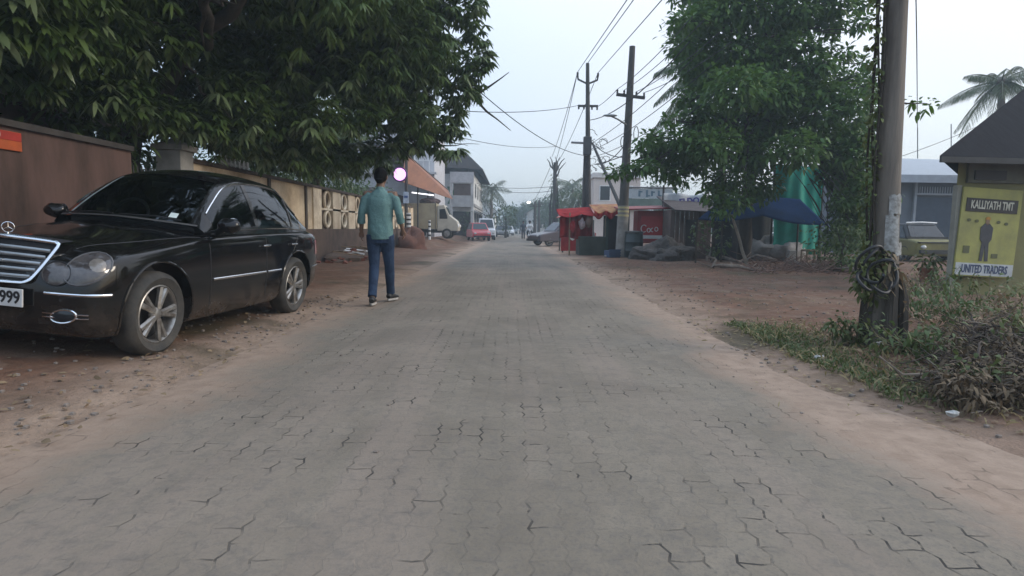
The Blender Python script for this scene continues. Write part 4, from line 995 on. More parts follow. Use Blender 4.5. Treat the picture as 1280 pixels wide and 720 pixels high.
# dark post with small plates, on a brown stump of earth
r = thing('sign_post', 'dark post carrying small white plates beside the round lit sign', 'post', (p0.x, p0.y, 0))
obj('post', MB().tube([(p0.x, p0.y, -.1), (p0.x+.02, p0.y, 5.4)], [.09, .06], 10), POLED, r, smooth=True)
q = P(507.5, 247, 28.2); obj('plate', MB().box(q, (.24, .03, .52)), mat('plate_pale', (.50, .56, .66), .5, .35, 9), r, bevel=.006)
obj('plate_mark', MB().box(q+Vector((0, -.02, .04)), (.17, .012, .1)), mat('plate_blue', (.06, .10, .25), .5, .2), r)
q = P(511, 275, 28.2)
obj('striped_sleeve', MB().tube([q+Vector((0, 0, -.33)), q+Vector((0, 0, .33))], .105, 12), WHITE, r)
for k in range(3): obj('stripe', MB().tube([q+Vector((0, 0, -.22+k*.2)), q+Vector((0, 0, -.14+k*.2))], .108, 12), BLACK, r)
b = G(512, 312)
m = MB().ball((p0.x+.25, p0.y-.2, 0), (.75, .8, .95), 12, .5, 7); tag(obj('earth_mound', m, mat('red_earth', (.17, .075, .05), .95, .45, 3, bump=.8, bscale=8), smooth=True), 'small reddish brown mound of earth at the foot of the sign post', 'mound')
# delivery truck
TR = mat('truck_beige', (.40, .335, .21), .5, .35, 1.8, c2=(.29, .235, .15))
c = P(543, 297, 40); HX = c.x
t = thing('delivery_truck', 'beige mini delivery truck parked across the verge under the awning', 'truck', (c.x, 40, gh(c.x, 40)), 0)
gz = gh(c.x, 40)
def tx(px): return P(px, 280, 40).x - c.x
x0, x1, x2, x3 = tx(510), tx(548), tx(568), tx(574)
obj('cargo_box', MB().bb((x0, -.75, .62), (x1-.03, .85, 2.25)), TR, t, world=False, bevel=.03)
obj('box_rib', MB().bb((x1-.12, -.77, .60), (x1-.05, .87, 2.28)), mat('rib_dark', (.17, .14, .09), .6, .2), t, world=False)
cabp = [(x1, .5), (x1, 2.1), (x1+.45, 2.18), (x2-.25, 1.5), (x3-.1, 1.15), (x3, .9), (x3, .5)]
mb = MB(); mb.prism([(x, z) for x, z in cabp], 1.56, frame((0, .83, 0), (1, 0, 0), (0, 0, 1)))
obj('cab', mb, mat('cab_cream', (.47, .42, .33), .4, .25, 2), t, world=False, bevel=.05)
wn = [(x1+.16, 1.28), (x1+.16, 1.88), (x1+.5, 1.92), (x2-.38, 1.42), (x2-.38, 1.28)]
obj('side_window', MB().prism(wn, .01, frame((0, -.735, 0), (1, 0, 0), (0, 0, 1))), GLASSD, t, world=False)
q = Vector((x1+.52, 0, 2.12)); q2 = Vector((x2-.2, 0, 1.46)); n_ = Vector((.012, 0, .012))
obj('windscreen', MB().add([Vector((x1+.56, -.62, 2.02))+n_, Vector((x1+.56, .72, 2.02))+n_, Vector((x2-.28, .74, 1.54))+n_, Vector((x2-.28, -.64, 1.54))+n_], [(0,1,2,3)]), GLASSD, t, world=False, solid=.01)
obj('roof_load', MB().ball((x1-.55, 0, 2.38), (.62, .5, .24), 10, .4, 5), mat('load_brown', (.10, .06, .055), .9, .4, 5), t, world=False)
obj('chassis', MB().bb((x0+.1, -.6, .38), (x3-.1, .7, .60)), BLACK, t, world=False)
for sd in (-.62, .70): obj('headlight', MB().ball((x3+.0, sd, .82), (.06, .13, .12), 8), WHITE, t, world=False, smooth=True)
def xwheel(par, x, y, z, r_, w_):
    k = MB().lathe([(r_*.6, -w_/2), (r_*.95, -w_/2), (r_, -w_*.3), (r_, w_*.3), (r_*.95, w_/2), (r_*.6, w_/2)], 24, (x, y, z), Matrix.Rotation(PI/2, 4, 'X'))
    o = obj('wheel', k, RUBBER, par, world=False, smooth=True)
    obj('rim', MB().lathe([(0, w_*.35), (r_*.3, w_*.42), (r_*.62, w_*.3), (r_*.62, -w_*.3), (0, -w_*.35)], 20, (x, y, z), Matrix.Rotation(PI/2, 4, 'X')), ALLOY, o, world=False, smooth=True)
for x in (x0+.75, x2-.42):
    for y in (-.68, .78): xwheel(t, x, y, .33, .33, .18)
# striped bollard in front of it
c = P(537, 290, 36.5); r = thing('bollard', 'thin white bollard with dark stripes in front of the beige truck', 'bollard', (c.x, 36.5, gh(c.x, 36.5)))
z0 = gh(c.x, 36.5)
obj('post', MB().tube([(c.x, 36.5, z0-.05), (c.x, 36.5, z0+1.15)], .07, 10), WHITE, r)
for k in range(4): obj('stripe', MB().tube([(c.x, 36.5, z0+.2+k*.26), (c.x, 36.5, z0+.31+k*.26)], .073, 10), BLACK, r)
# pale upper-storey building behind the awning
b = thing('pale_building', 'grey white building rising behind the orange awning', 'building', (-9.5, 48, 0))
obj('wall', MB().bb((-14, 46, 0), (-5.9, 53, 8.2)), mat('pale_wall', (.50, .50, .52), .9, .2, .8, c2=(.40, .39, .40)), b)
obj('parapet', MB().bb((-14.2, 45.8, 8.2), (-5.75, 46, 8.6)), mat('pale_trim', (.55, .55, .56), .9, .2), b)
obj('ledge', MB().bb((-14.2, 45.6, 5.0), (-5.7, 46, 5.15)), mat('pale_ledge', (.45, .44, .44), .9, .2), b)
for x in (-12.5, -10.2, -7.9):
    f = obj('window', MB().bb((x-.55, 45.95, 5.9), (x+.55, 45.985, 7.3)), WHITE, b); obj('pane', MB().bb((x-.48, 45.93, 5.97), (x+.48, 45.948, 7.23)), GLASSD, f)
rl = MB()
for i in range(16): rl.tube([(-13+i*.45, 45.75, 5.15), (-13+i*.45, 45.75, 6.0)], .02, 5)
rl.tube([(-13, 45.75, 6.0), (-6.1, 45.75, 6.0)], .03, 5); obj('railing', rl, WHITE, b)
# two-storey white building with a dark overhanging top floor
BX, BY = -3.75, 58
b = thing('corner_building', 'two storey white building with a dark overhanging roof and balcony', 'building', (BX-3.5, BY+5, 0))
WW = mat('lime_wall', (.62, .63, .62), .9, .2, .7, c2=(.48, .47, .45), bump=.1)
obj('wall', MB().bb((-10, BY, 0), (BX, BY+17, 6.1)), WW, b)
obj('side_trim', MB().bb((BX, BY+.1, 3.1), (BX+.12, BY+17, 3.35)), mat('trim_grey', (.30, .29, .28), .9, .2), b)
obj('roof_wall', MB().bb((-10, BY+.4, 6.1), (BX-.5, BY+17, 7.6)), mat('dark_storey', (.04, .034, .032), .9, .3, 1.2), b)
RM = mat('roof_dark', (.034, .028, .027), .8, .35, 2)
obj('roof', MB().add([(-10.5, BY-1.2, 6.75), (BX+.95, BY-1.2, 6.45), (BX+.95, BY+17.6, 6.35), (-10.5, BY+17.6, 6.75), (-10.5, BY-.2, 8.3), (BX-.9, BY-.2, 8.25), (BX-.9, BY+16.5, 8.25), (-10.5, BY+16.5, 8.3)], [(0,1,5,4),(1,2,6,5),(2,3,7,6),(4,5,6,7),(3,0,4,7)]), RM, b, solid=.06)
obj('balcony', MB().bb((BX-2.0, BY-1.1, 3.0), (BX+.05, BY, 3.2)).bb((BX-2.0, BY-1.1, 3.2), (BX+.05, BY-.98, 4.05)), mat('balcony_grey', (.36, .35, .34), .9, .25), b)
obj('balcony_parapet', MB().bb((BX-2.1, BY-1.15, 5.2), (BX+.1, BY-1.0, 6.2)), mat('parapet_grey', (.40, .38, .38), .9, .25), b)
for x in (BX-2.0, BX-.05): obj('column', MB().bb((x-.13, BY-1.1, 0), (x+.13, BY-.84, 5.2)), mat('column_pale', (.46, .44, .42), .9, .2), b)
obj('door_recess', MB().bb((BX-1.85, BY-.03, 3.2), (BX-.15, BY-.004, 5.2)), mat('door_recess_brown', (.13, .085, .07), .7, .3), b)  # door and recess in one panel, the recess shade put into its brown
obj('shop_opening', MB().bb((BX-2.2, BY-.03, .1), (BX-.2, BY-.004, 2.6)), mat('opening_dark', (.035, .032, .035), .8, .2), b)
for y in (BY+3, BY+7, BY+11, BY+15):
    f = obj('window', MB().bb((BX+.0, y-.7, 4.0), (BX+.04, y+.7, 5.4)), mat('win_frame', (.3, .28, .27), .7, .2), b); obj('pane', MB().bb((BX+.045, y-.6, 4.1), (BX+.055, y+.6, 5.3)), GLASSD, f)
    obj('shutter', MB().bb((BX+.0, y-1.2, .1), (BX+.05, y+1.2, 2.5)), mat('shutter_blue', (.10, .13, .17), .6, .3), b)
obj('lean_to', MB().add([(BX+.12, BY+.5, 2.85), (BX+.12, BY+16, 2.85), (BX+1.1, BY+16, 2.3), (BX+1.1, BY+.5, 2.3)], [(0,1,2,3)]), RM, b, solid=.05)
# green painted lettering on its front wall
M = Matrix.Translation((-6.55, BY-.02, 4.55)) @ Matrix.Rotation(PI/2, 4, 'X')
obj('painted_letters', xf(text_mb('my', 2.3, .008, .03, 'CENTER', .9), M), mat('green_letters', (.05, .15, .085), .8, .3), b)
# vehicles in the distance
REDP = mat('red_paint', (.52, .05, .055), .35, .25, 2, coat=.4); WHP = mat('white_van_paint', (.66, .67, .68), .35, .15, 2, coat=.3)
MAR = mat('maroon_paint', (.055, .035, .042), .4, .3, 2, coat=.3); YEL = mat('yellow_paint', (.17, .15, .035), .5, .3, 2, c2=(.11, .095, .03))
c = P(598, 290, 50); vehicle('parked_car', 'small red hatchback parked below the white corner building', 'car', (c.x, 50), .22, 3.5, 1.5, 1.5, None, HATCH, HATC, REDP)
c = P(607, 290, 55); vehicle('parked_van', 'white van parked just behind the red hatchback', 'van', (c.x, 55), .1, 3.6, 1.6, 1.9, None, [(0, .3), (0, .9), (.12, 1.0), (.98, 1.05), (1, .3)], [(.08, .98), (.22, 1.88), (.97, 1.92), (1, 1.0)], WHP)
c = P(703, 290, 37); vehicle('parked_car', 'dark maroon grey saloon parked nose to the road before the red stall', 'car', (c.x, 37.4), -PI/2+.45, 4.0, 1.6, 1.45, None, SEDAN, SEDC, MAR)
c = P(1160, 300, 21.5); vehicle('parked_car', 'yellow car with dark windows and white roof edge parked behind the near pole', 'car', (c.x, 23), .12, 3.6, 1.66, 1.45, None, [(0, .2), (0, .66), (.03, .74), (.16, .80), (.95, .86), (1, .8), (1, .2)], [(.14, .78), (.26, 1.34), (.84, 1.36), (.97, .84)], YEL, cabm=BLACK)
rf = [o_ for o_ in bpy.data.objects if o_.get('label', '').startswith('yellow car')][0]
obj('roof_trim', MB().tube([(-.60, -.93, 1.37), (0, -.95, 1.39), (.60, -.93, 1.37)], .028, 8), WHITE, rf, world=False)
obj('bonnet_band', MB().bb((-.78, -1.835, .665), (.78, -1.30, .70)).bb((-.8, -1.27, .80), (.8, -1.18, .875)), BLACK, rf, world=False)
# far vehicles as small as a few pixels
for i, (px, Y, lab, m_) in enumerate(((627, 75, 'small grey car far away on the left of the road', STEEL), (635, 90, 'far white car under the hazy trees on the left', WHP), (641, 120, 'farthest pale car near the end of the road', WHP))):
    c = P(px, 292, Y); vehicle('distant_car', lab, 'car', (c.x, Y), .1, 3.6, 1.55, 1.45, None, HATCH, HATC, m_)
# ------------------------------------------------------------------ rider and pedestrian
def small_person(name, label, x, y, pose, shirt, trousers, helmet=False, h=1.68):
    k = h/1.75; r = thing(name, label, 'person', (x, y, gh(x, y)+.02 if abs(x) > 2.3 else .035))
    b = MB()
    if pose == 'ride':
        hip = Vector((0, .1, .82)); ch = Vector((0, -.02, 1.28)); hd = Vector((0, -.04, 1.58))
        legs = [[(sd*.11, .08, .82), (sd*.20, -.26, .74), (sd*.17, -.12, .33)] for sd in (-1, 1)]; arms = [[(sd*.19, 0, 1.36), (sd*.27, -.18, 1.12), (sd*.27, -.46, 1.04)] for sd in (-1, 1)]
    else:
        hip = Vector((0, 0, .9)); ch = Vector((0, 0, 1.32)); hd = Vector((0, -.01, 1.62))
        legs = [[(-.1, 0, .9), (-.1, -.05, .5), (-.1, .12, .08)], [(.1, 0, .9), (.1, -.12, .5), (.1, -.2, .08)]]; arms = [[(sd*.18, 0, 1.40), (sd*.24, .02, 1.14), (sd*.23, -.06*sd, .90)] for sd in (-1, 1)]
    b.tube([hip, hip.lerp(ch, .5), ch, ch+Vector((0, 0, .12))], [(.15, .10), (.14, .10), (.18, .11), (.09, .07)], 12)
    b.tube([ch+Vector((0, 0, .1)), hd], .06, 8); b.ball(hd, (.085, .10, .125), 10)
    for L in legs: b.tube(L, [.085, .062, .045], 8); a = Vector(L[2]); b.tube([a, a+Vector((0, -.17, -.03))], .04, 8)
    for A_ in arms: b.tube(A_, [.055, .042, .035], 8); a = Vector(A_[2]); b.tube([a, a+(a-Vector(A_[1])).normalized()*.1], [.036, .025], 8)
    remesh(obj('body', b, SKIN, r, world=False), .02, 2)
    s = MB(); s.tube([hip+Vector((0, 0, -.02)), hip.lerp(ch, .5), ch, ch+Vector((0, 0, .14))], [(.175, .125), (.165, .12), (.20, .13), (.11, .08)], 14)
    for A_ in arms: s.tube(A_[:2], [.075, .06], 10)
    remesh(obj('shirt', s, shirt, r, world=False), .02, 1)
    j = MB(); j.ball(hip, (.165, .135, .13), 10)
    for L in legs: j.tube(L, [.10, .078, .062], 10)
    remesh(obj('trousers', j, trousers, r, world=False), .02, 1)
    obj('helmet' if helmet else 'hair', MB().ball(hd+Vector((0, .015, .035)), (.12, .135, .12) if helmet else (.092, .105, .11), 10), BLACK if helmet else HAIR, r, world=False, smooth=True)
    return r
c = P(662, 296, 52)
small_person('person', 'motorcycle rider in a white shirt far ahead on the road', c.x, 52, 'ride', WHITE, mat('dark_trousers', (.03, .03, .035), .9, .2), True)
r = thing('motorcycle', 'dark motorcycle ridden by the man in the white shirt', 'motorcycle', (c.x, 52, .035))
for y in (-.62, .62):
    k = MB().lathe([(.24, -.05), (.29, -.05), (.31, 0), (.29, .05), (.24, .05)], 20, (0, y, .31), Matrix.Rotation(PI/2, 4, 'Y')); o = obj('wheel', k, RUBBER, r, world=False, smooth=True)
    k = MB()
    for i in range(6): a = i*PI/3; k.tube([(0, y, .31), (0, y+.25*math.cos(a), .31+.25*math.sin(a))], .012, 5)
    obj('rim', k, ALLOY, o, world=False)
obj('engine', MB().box((0, -.02, .42), (.26, .42, .30)), STEEL, r, world=False, bevel=.04)
obj('tank', MB().ball((0, -.22, .80), (.14, .26, .13), 10), BLACK, r, world=False, smooth=True)
obj('saddle', MB().ball((0, .28, .78), (.13, .38, .07), 10), BLACK, r, world=False, smooth=True)
obj('fork', MB().tube([(0, -.62, .31), (0, -.48, .95)], .035, 8), CHROME, r, world=False)
obj('handlebar', MB().tube([(-.33, -.42, 1.02), (0, -.47, .97), (.33, -.42, 1.02)], .018, 8), CHROME, r, world=False)
obj('headlight', MB().ball((0, -.56, .86), (.09, .07, .09), 8), WHITE, r, world=False, smooth=True)
obj('mudguard', MB().tube([(0, -.62+.34*math.cos(a), .31+.34*math.sin(a)) for a in np.linspace(.5, 2.6, 9)], [(.015, .06)]*9, 6), BLACK, r, world=False)
c = P(654, 296, 58); small_person('person', 'pedestrian in dark clothes beside the motorcycle rider', c.x, 58, 'walk', mat('dark_shirt', (.05, .06, .075), .9, .2), mat('dark_trousers', (.03, .03, .035), .9, .2))
# ------------------------------------------------------------------ right: stalls near the concrete pole
RED = mat('red_cloth', (.34, .026, .026), .95, .35, 3, c2=(.20, .02, .022), bump=.4, bscale=12, spec=.08)
YO = mat('orange_tarp', (.40, .20, .06), .8, .35, 4, c2=(.24, .06, .03), bump=.4, bscale=10)
st = thing('red_stall', 'red cloth draped roadside stall with an orange canopy beside the pole', 'stall', (3.5, 24.6, 0))
Y0 = 24.2
def X(px, Y): return P(px, 290, Y).x
def Z(py, Y, px=740): return P(px, py, Y).z
xa, xb, xc = X(712, Y0), X(757, Y0), X(780, Y0)
obj('counter', MB().bb((X(724, Y0), Y0-.1, -.02), (xb, Y0+1.2, .78)), mat('counter_green', (.055, .062, .045), .9, .4, 3), st, bevel=.02)
for x in (xa, xb, xc-.05): obj('post', MB().tube([(x, Y0, 0), (x, Y0, Z(266, Y0))], .03, 8), mat('bamboo', (.26, .20, .12), .8, .3), st)
xm = X(741, Y0)
def canopy(u, v):
    x = xm+(xc+.12-xm)*u; s = .10*math.sin(u*9)*v
    return (x, Y0+1.5-1.8*v, Z(262, Y0)-.0+.28-.32*v - .10*math.sin(u*PI*3)**2*(v) + (u-.5)*.05)
obj('canopy', MB().grid(canopy, 30, 10), YO, st, smooth=True, solid=.012)
def vale(u, v):
    x = xm+(xc+.12-xm)*u; z = canopy(u, 1)[2]
    return (x, Y0-.30-.03*math.sin(u*40), z - v*(.20+.05*math.sin(u*17)))
obj('valance', MB().grid(vale, 60, 3), RED, st, smooth=True, solid=.008)
def drape(x0_, x1_, zt, zb_, y):
    return lambda u, v: (x0_+(x1_-x0_)*u, y+.05*math.sin(u*26+v*2), zt+(zb_-zt)*v+.04*math.sin(u*9))
def redroof(u, v):
    x = xa-.45+(xm+.05-xa+.45)*u; return (x, Y0+1.5-1.7*v, Z(264, Y0)+.22-.30*v-.10*abs(math.sin(u*5))*v-.10*(1-u))
obj('red_canopy', MB().grid(redroof, 24, 8), RED, st, smooth=True, solid=.012)
obj('red_drape', MB().grid(drape(xa-.35, X(742, Y0), Z(268, Y0), .70, Y0+.35), 40, 8), RED, st, smooth=True, solid=.01)
obj('dark_back', MB().bb((xb-.0, Y0+.6, 0), (xc, Y0+.66, 1.62)), mat('back_cloth', (.022, .022, .028), .9, .3), st)
obj('door_leaf', MB().bb((X(757, Y0), Y0-.06, .02), (X(760, Y0), Y0+.5, 1.5)), mat('green_leaf', (.03, .055, .045), .7, .3), st)
for i, px in enumerate((716, 727, 736)): obj('hanging_bag', MB().ball((X(px, Y0), Y0-.08, Z(283-3*i, Y0)), (.13, .10, .22), 8, .4, i), [RED, mat('pale_bag', (.45, .33, .32), .7, .4, 9), mat('brown_bag', (.17, .10, .07), .8, .3)][i], st, smooth=True)
# slanted striped awning and red board further along
r = thing('red_hoarding', 'round topped red hoarding with a white mark beside the maroon car', 'sign', (X(714, 27), 27, 0))
x = X(715, 27); zt = Z(275, 27); 
obj('board', MB().prism([(.48*math.cos(t), .75*math.sin(t)) for t in np.linspace(0, PI, 14)]+[(-.48, -.62), (.48, -.62)], .05, frame((x, 27, .72), (1, 0, 0), (0, 0, 1))), RED, r)
obj('white_mark', MB().prism([(.13*math.cos(t), .22*math.sin(t)) for t in np.linspace(0, 2*PI, 14, endpoint=False)], .012, frame((x+.02, 26.94, .78), (1, 0, 0), (0, 0, 1))), WHITE, r)
for sx_ in (-.4, .4): obj('leg', MB().tube([(x+sx_, 27.06, -.05), (x+sx_, 27.06, .75)], .03, 6), POLED, r)
r = thing('lean_to_awning', 'red and pale slanted awning behind the maroon car', 'awning', (X(722, 30), 30, 0))
pts = [P(700, 272, 29.3), P(716, 262, 30.5), P(742, 262, 30.5), P(742, 275, 29.3)]
obj('cover', MB().add([pts[0]+Vector((-.2, -.2, 0)), pts[1]+Vector((0, .6, .1)), pts[2]+Vector((.4, .6, .1)), pts[3]+Vector((.4, -.3, .35))], [(0,1,2,3)]), mat('pink_cover', (.42, .17, .15), .8, .4, 6), r, solid=.03)
for p in (pts[0], pts[3]): obj('post', MB().tube([(p.x, p.y, 0), (p.x, p.y, p.z)], .03, 6), POLED, r)
for p in (pts[1], pts[2]): obj('post', MB().tube([(p.x, p.y+.4, 0), (p.x, p.y+.4, p.z+.1)], .03, 6), POLED, r)
CRT_ = [mat('crate_blue', (.03, .06, .13), .6, .3), mat('crate_brown', (.12, .075, .045), .8, .4), mat('crate_dark', (.03, .03, .03), .7, .3)]
for i, (px, py, h_, lab) in enumerate(((722, 312, .5, 'brown crate at the left end of the red stall counter'), (747, 318, .34, 'blue crate in front of the red stall counter'), (765, 321, .26, 'low dark crate between the stall and the pole foot'))):
    c = G(px, py+2); k = thing('crate', lab, 'crate', (c.x, c.y, gh(c.x, c.y)), .2*i, 'crates by the red stall')
    obj('box', MB().bb((-.24, -.18, 0), (.24, .18, h_)), CRT_[(i+1) % 3], k, world=False, bevel=.012)
    for z in np.arange(.05, h_, .1): obj('slat', MB().bb((-.255, -.20, z), (.255, -.182, z+.055)), CRT_[(i+1) % 3], k, world=False)
# black drum
Yd = 22.6; x = X(792, Yd)
r = thing('water_drum', 'dark plastic water drum standing right of the concrete pole', 'drum', (x+.02, Yd, 0))
obj('drum_body', MB().lathe([(0, 0), (.29, 0), (.33, .05), (.34, .28), (.355, .30), (.34, .32), (.34, .60), (.355, .62), (.34, .64), (.32, .92), (.30, .96), (0, .96)], 28, (x+.02, Yd, 0)), mat('drum_plastic', (.018, .03, .03), .45, .3), r, smooth=True)
obj('lid', MB().lathe([(.33, .93), (.33, 1.0), (.1, 1.03), (0, 1.03)], 28, (x+.02, Yd, 0)), mat('drum_lid', (.06, .06, .055), .5, .3), r, smooth=True)
# red kiosk box with white script
Yk = 23.2; xl, xr = X(797, Yk), X(840, Yk); zt, zb_ = Z(263, Yk, 815), Z(304, Yk, 815)
r = thing('red_kiosk', 'red refreshment kiosk with white script lettering beside the dark drum', 'kiosk', ((xl+xr)/2, Yk+.4, 0))
KR = mat('kiosk_red', (.36, .03, .032), .5, .25, 2.5, c2=(.25, .025, .028))
obj('cabinet', MB().bb((xl, Yk, zb_), (xr, Yk+.9, zt)), KR, r, bevel=.03)
obj('roof', MB().add([(xl-.75, Yk-.25, zt-.02), (xr+.25, Yk-.25, zt+.06), (xr+.25, Yk+1.1, zt+.20), (xl-.75, Yk+1.1, zt+.12)], [(0,1,2,3)]), mat('kiosk_roof', (.30, .05, .05), .6, .4, 5), r, solid=.05)
obj('panel_recess', MB().bb((xl+.12, Yk-.012, zb_+.12), (xr-.14, Yk-.002, zt-.22)), mat('kiosk_panel', (.44, .035, .035), .45, .2), r)
F2 = lambda dx, z: frame((dx, Yk-.016, z), (1, 0, 0), (0, 0, 1))
scr = MB()
for cx, cz, rr, a0, a1 in ((-.42, .05, .11, .7, 5.4), (-.24, -.01, .06, 0, 6.3), (-.10, .0, .055, 1.2, 5.2), (.05, .03, .06, 0, 6.3)):
    mx_ = (xl+xr)/2+cx; mz = (zt+zb_)/2-.12+cz
    scr.tube([(mx_+rr*math.cos(a), Yk-.02, mz+rr*math.sin(a)*1.2) for a in np.linspace(a0, a1, 14)], .018, 5)
obj('script_lettering', scr, WHITE, r)
obj('white_band', MB().bb((xl+.16, Yk-.022, zb_+.17), (xr-.25, Yk-.013, zb_+.30)), WHITE, r)
for x in (xl+.1, xr-.1):
    for y in (Yk+.1, Yk+.8): obj('leg', MB().bb((x-.04, y-.04, -.05), (x+.04, y+.04, zb_)), POLED, r)
for x in (xl-.7,): obj('roof_post', MB().tube([(x, Yk-.2, 0), (x, Yk-.2, zt-.02)], .03, 6), POLED, r)
obj('lower_shelf', MB().bb((xl+.05, Yk+.05, .25), (xr-.05, Yk+.85, .31)), POLED, r)
for i in range(3):
    x = xl+.12+i*.42; tag(obj('white_sack', MB().ball((x, Yk-.12, .17), (.17, .13, .2), 8, .3, i), mat('sack_white', (.46, .44, .42), .9, .3, 8), smooth=True), ['white sack right of the drum under the red kiosk', 'middle white sack below the red kiosk', 'white sack under the right end of the red kiosk'][i], 'sack', 'sacks under the red kiosk')
# grey heap right of it
c = P(838, 318, 20.5); tag(obj('gravel_heap', MB().ball((c.x, 20.8, -.05), (1.0, .9, .72), 30, .5, 12), mat('grey_heap', (.095, .08, .07), .95, .5, 9, c2=(.045, .038, .033), bump=1.0, bscale=16), smooth=True), 'grey heap of gravel on the dirt in front of the plank shed', 'gravel heap')
# wooden shed
Ys = 22; xl, xr = X(838, Ys), X(889, Ys); zt = Z(262, Ys, 860)
PLK = mat('old_planks', (.15, .105, .085), .9, .45, 4, c2=(.075, .055, .048), stretch=(6, 1, .4), bump=.3)
r = thing('plank_shed', 'old brown plank shed under the branches of the roadside tree', 'shed', ((xl+xr)/2, Ys+1, 0))
wl = MB()
for i in range(9): a = xl+(xr-xl)*i/9; wl.bb((a+.008, Ys, .0), (a+(xr-xl)/9-.008, Ys+.03+.008*(i % 2), zt-.02*(i % 3)))
obj('plank_wall', wl, PLK, r); obj('side_wall', MB().bb((xl, Ys+.04, 0), (xl+.04, Ys+2, zt)), PLK, r); obj('side_wall', MB().bb((xr-.04, Ys+.04, 0), (xr, Ys+2, zt)), PLK, r)
obj('roof', MB().add([(xl+.02, Ys-.45, zt-.02), (xr+.35, Ys-.45, zt-.1), (xr+.35, Ys+2.4, zt+.55), (xl+.02, Ys+2.4, zt+.6)], [(0,1,2,3)]), mat('shed_roof', (.10, .08, .075), .9, .4, 4), r, solid=.04)
obj('doorway', MB().bb((xl+.55, Ys-.02, 0), (xl+.98, Ys-.004, 1.45)), mat('doorway_dark', (.03, .024, .022), .9, .3), r)
# shop hoardings behind
Yh = 27; r = thing('shop_hoarding', 'pale green shop hoarding with a white upper band behind the red kiosk', 'sign', (X(808, Yh), Yh, 0))
xl, xr = X(783, Yh), X(838, Yh)
obj('upper_band', MB().bb((xl, Yh, Z(248, Yh, 808)), (xr, Yh+.06, Z(236, Yh, 808))), mat('hoard_white', (.52, .58, .62), .5, .25, 2), r)
obj('lower_band', MB().bb((xl-.05, Yh-.05, Z(262, Yh, 808)), (xr+.1, Yh+.05, Z(248.4, Yh, 808))), mat('hoard_green', (.20, .27, .245), .6, .3, 2), r)
obj('top_rail', MB().tube([(xl, Yh, Z(236, Yh, 808)+.05), (xr+.2, Yh, Z(236, Yh, 808)+.05)], .04, 6), STEEL, r)
lt = MB()
for i, (dx, h_) in enumerate(((-.45, .26), (-.12, .3), (.1, .22), (.4, .27))): lt.box(((xl+xr)/2+dx, Yh-.008, Z(242, Yh, 808)), (.09, .01, h_)); lt.box(((xl+xr)/2+dx+.07, Yh-.008, Z(242, Yh, 808)+h_*.3*(-1)**i), (.12, .01, .06))
obj('painted_marks', lt, mat('mark_blue', (.16, .26, .33), .6, .3), r)
for x in (xl+.1, xr-.1): obj('post', MB().tube([(x, Yh+.1, -.05), (x, Yh+.1, Z(236, Yh, 808))], .05, 8), POLED, r)
Yb = 23.5; xl, xr = X(828, Yb), X(884, Yb); z1 = Z(240, Yb, 850); z0_ = Z(259, Yb, 850)
r = thing('cloth_banner', 'white cloth banner with blue lettering tied above the plank shed', 'banner', ((xl+xr)/2, Yb, 0))
obj('banner_cloth', MB().grid(lambda u, v: (xl+(xr-xl)*u, Yb+.05*math.sin(u*13), z0_+(z1-z0_)*v+.12*(u-.5)+.07*math.sin(u*6)-(.10*math.sin(u*PI))), 30, 6), mat('banner_white', (.62, .64, .66), .8, .2, 3), r, smooth=True, solid=.006)
obj('banner_letters', xf(text_mb('ELDO', .30, .004, .012), frame(((xl+xr)/2+.1, Yb-.085, (z0_+z1)/2-.06), (1, 0, .1), (0, 0, 1))), mat('letter_blue', (.07, .06, .28), .6, .2), r)
for x in (xl, xr): obj('post', MB().tube([(x, Yb+.05, -.05), (x, Yb+.05, z1+.25)], .04, 8), POLED, r)
# peach building behind the pole, hazy
Yp = 44; xl, xr = X(741, Yp), X(790, Yp); r = thing('peach_building', 'pale peach building in the haze behind the two utility poles', 'building', ((xl+xr)/2, Yp+4, 0))
obj('wall', MB().bb((xl, Yp, 0), (xr+.5, Yp+7, Z(222, Yp))), mat('peach_wall', (.58, .50, .44), .9, .2, .6, c2=(.48, .40, .35)), r)
obj('parapet', MB().bb((xl-.1, Yp-.12, Z(222, Yp)), (xr+.6, Yp+7, Z(222, Yp)+.35)), mat('peach_trim', (.62, .58, .54), .9, .2), r)
obj('ledge', MB().bb((xl-.05, Yp-.5, 2.55), (xr+.5, Yp, 2.7)), mat('peach_ledge', (.5, .44, .40), .9, .2), r)
for i in range(2):
    x = xl+.8+i*1.6; f = obj('window', MB().bb((x-.4, Yp-.035, 3.1), (x+.4, Yp-.004, 4.2)), WHITE, r); obj('pane', MB().bb((x-.34, Yp-.05, 3.16), (x+.34, Yp-.037, 4.14)), GLASSD, f)
# ------------------------------------------------------------------ tarps, sacks, logs under the right tree
GT = mat('green_tarp', (.008, .26, .185), .75, .3, 2.2, c2=(.008, .19, .135), bump=.3, bscale=6)
BT = mat('blue_tarp', (.008, .032, .10), .95, .3, 2, c2=(.006, .022, .06), bump=.3, bscale=6, spec=.1)
Yt = 20.5; xl, xr = X(966, Yt), X(1027, Yt); zt, zb_ = Z(205, Yt, 995), Z(318, Yt, 995)
r = thing('green_tarpaulin', 'bright green tarpaulin sheet hung behind the blue tarp', 'tarp', ((xl+xr)/2, Yt, 0))
obj('sheet', MB().grid(lambda u, v: (xl+(xr-xl)*u+.05*math.sin(v*7), Yt+.10*math.sin(u*8+v*2)+.05*math.sin(u*21), zb_+(zt-zb_)*v-.08*math.sin(u*PI)*v), 30, 20), GT, r, smooth=True, solid=.006)
for x in (xl, xr): obj('pole', MB().tube([(x, Yt+.12, -.05), (x, Yt+.12, zt+.1)], .04, 8), BARK, r)
Yt = 18.9; r = thing('blue_tarpaulin', 'dark blue tarpaulin shelter stretched under the roadside tree', 'tarp', (X(960, Yt), Yt+.8, 0))
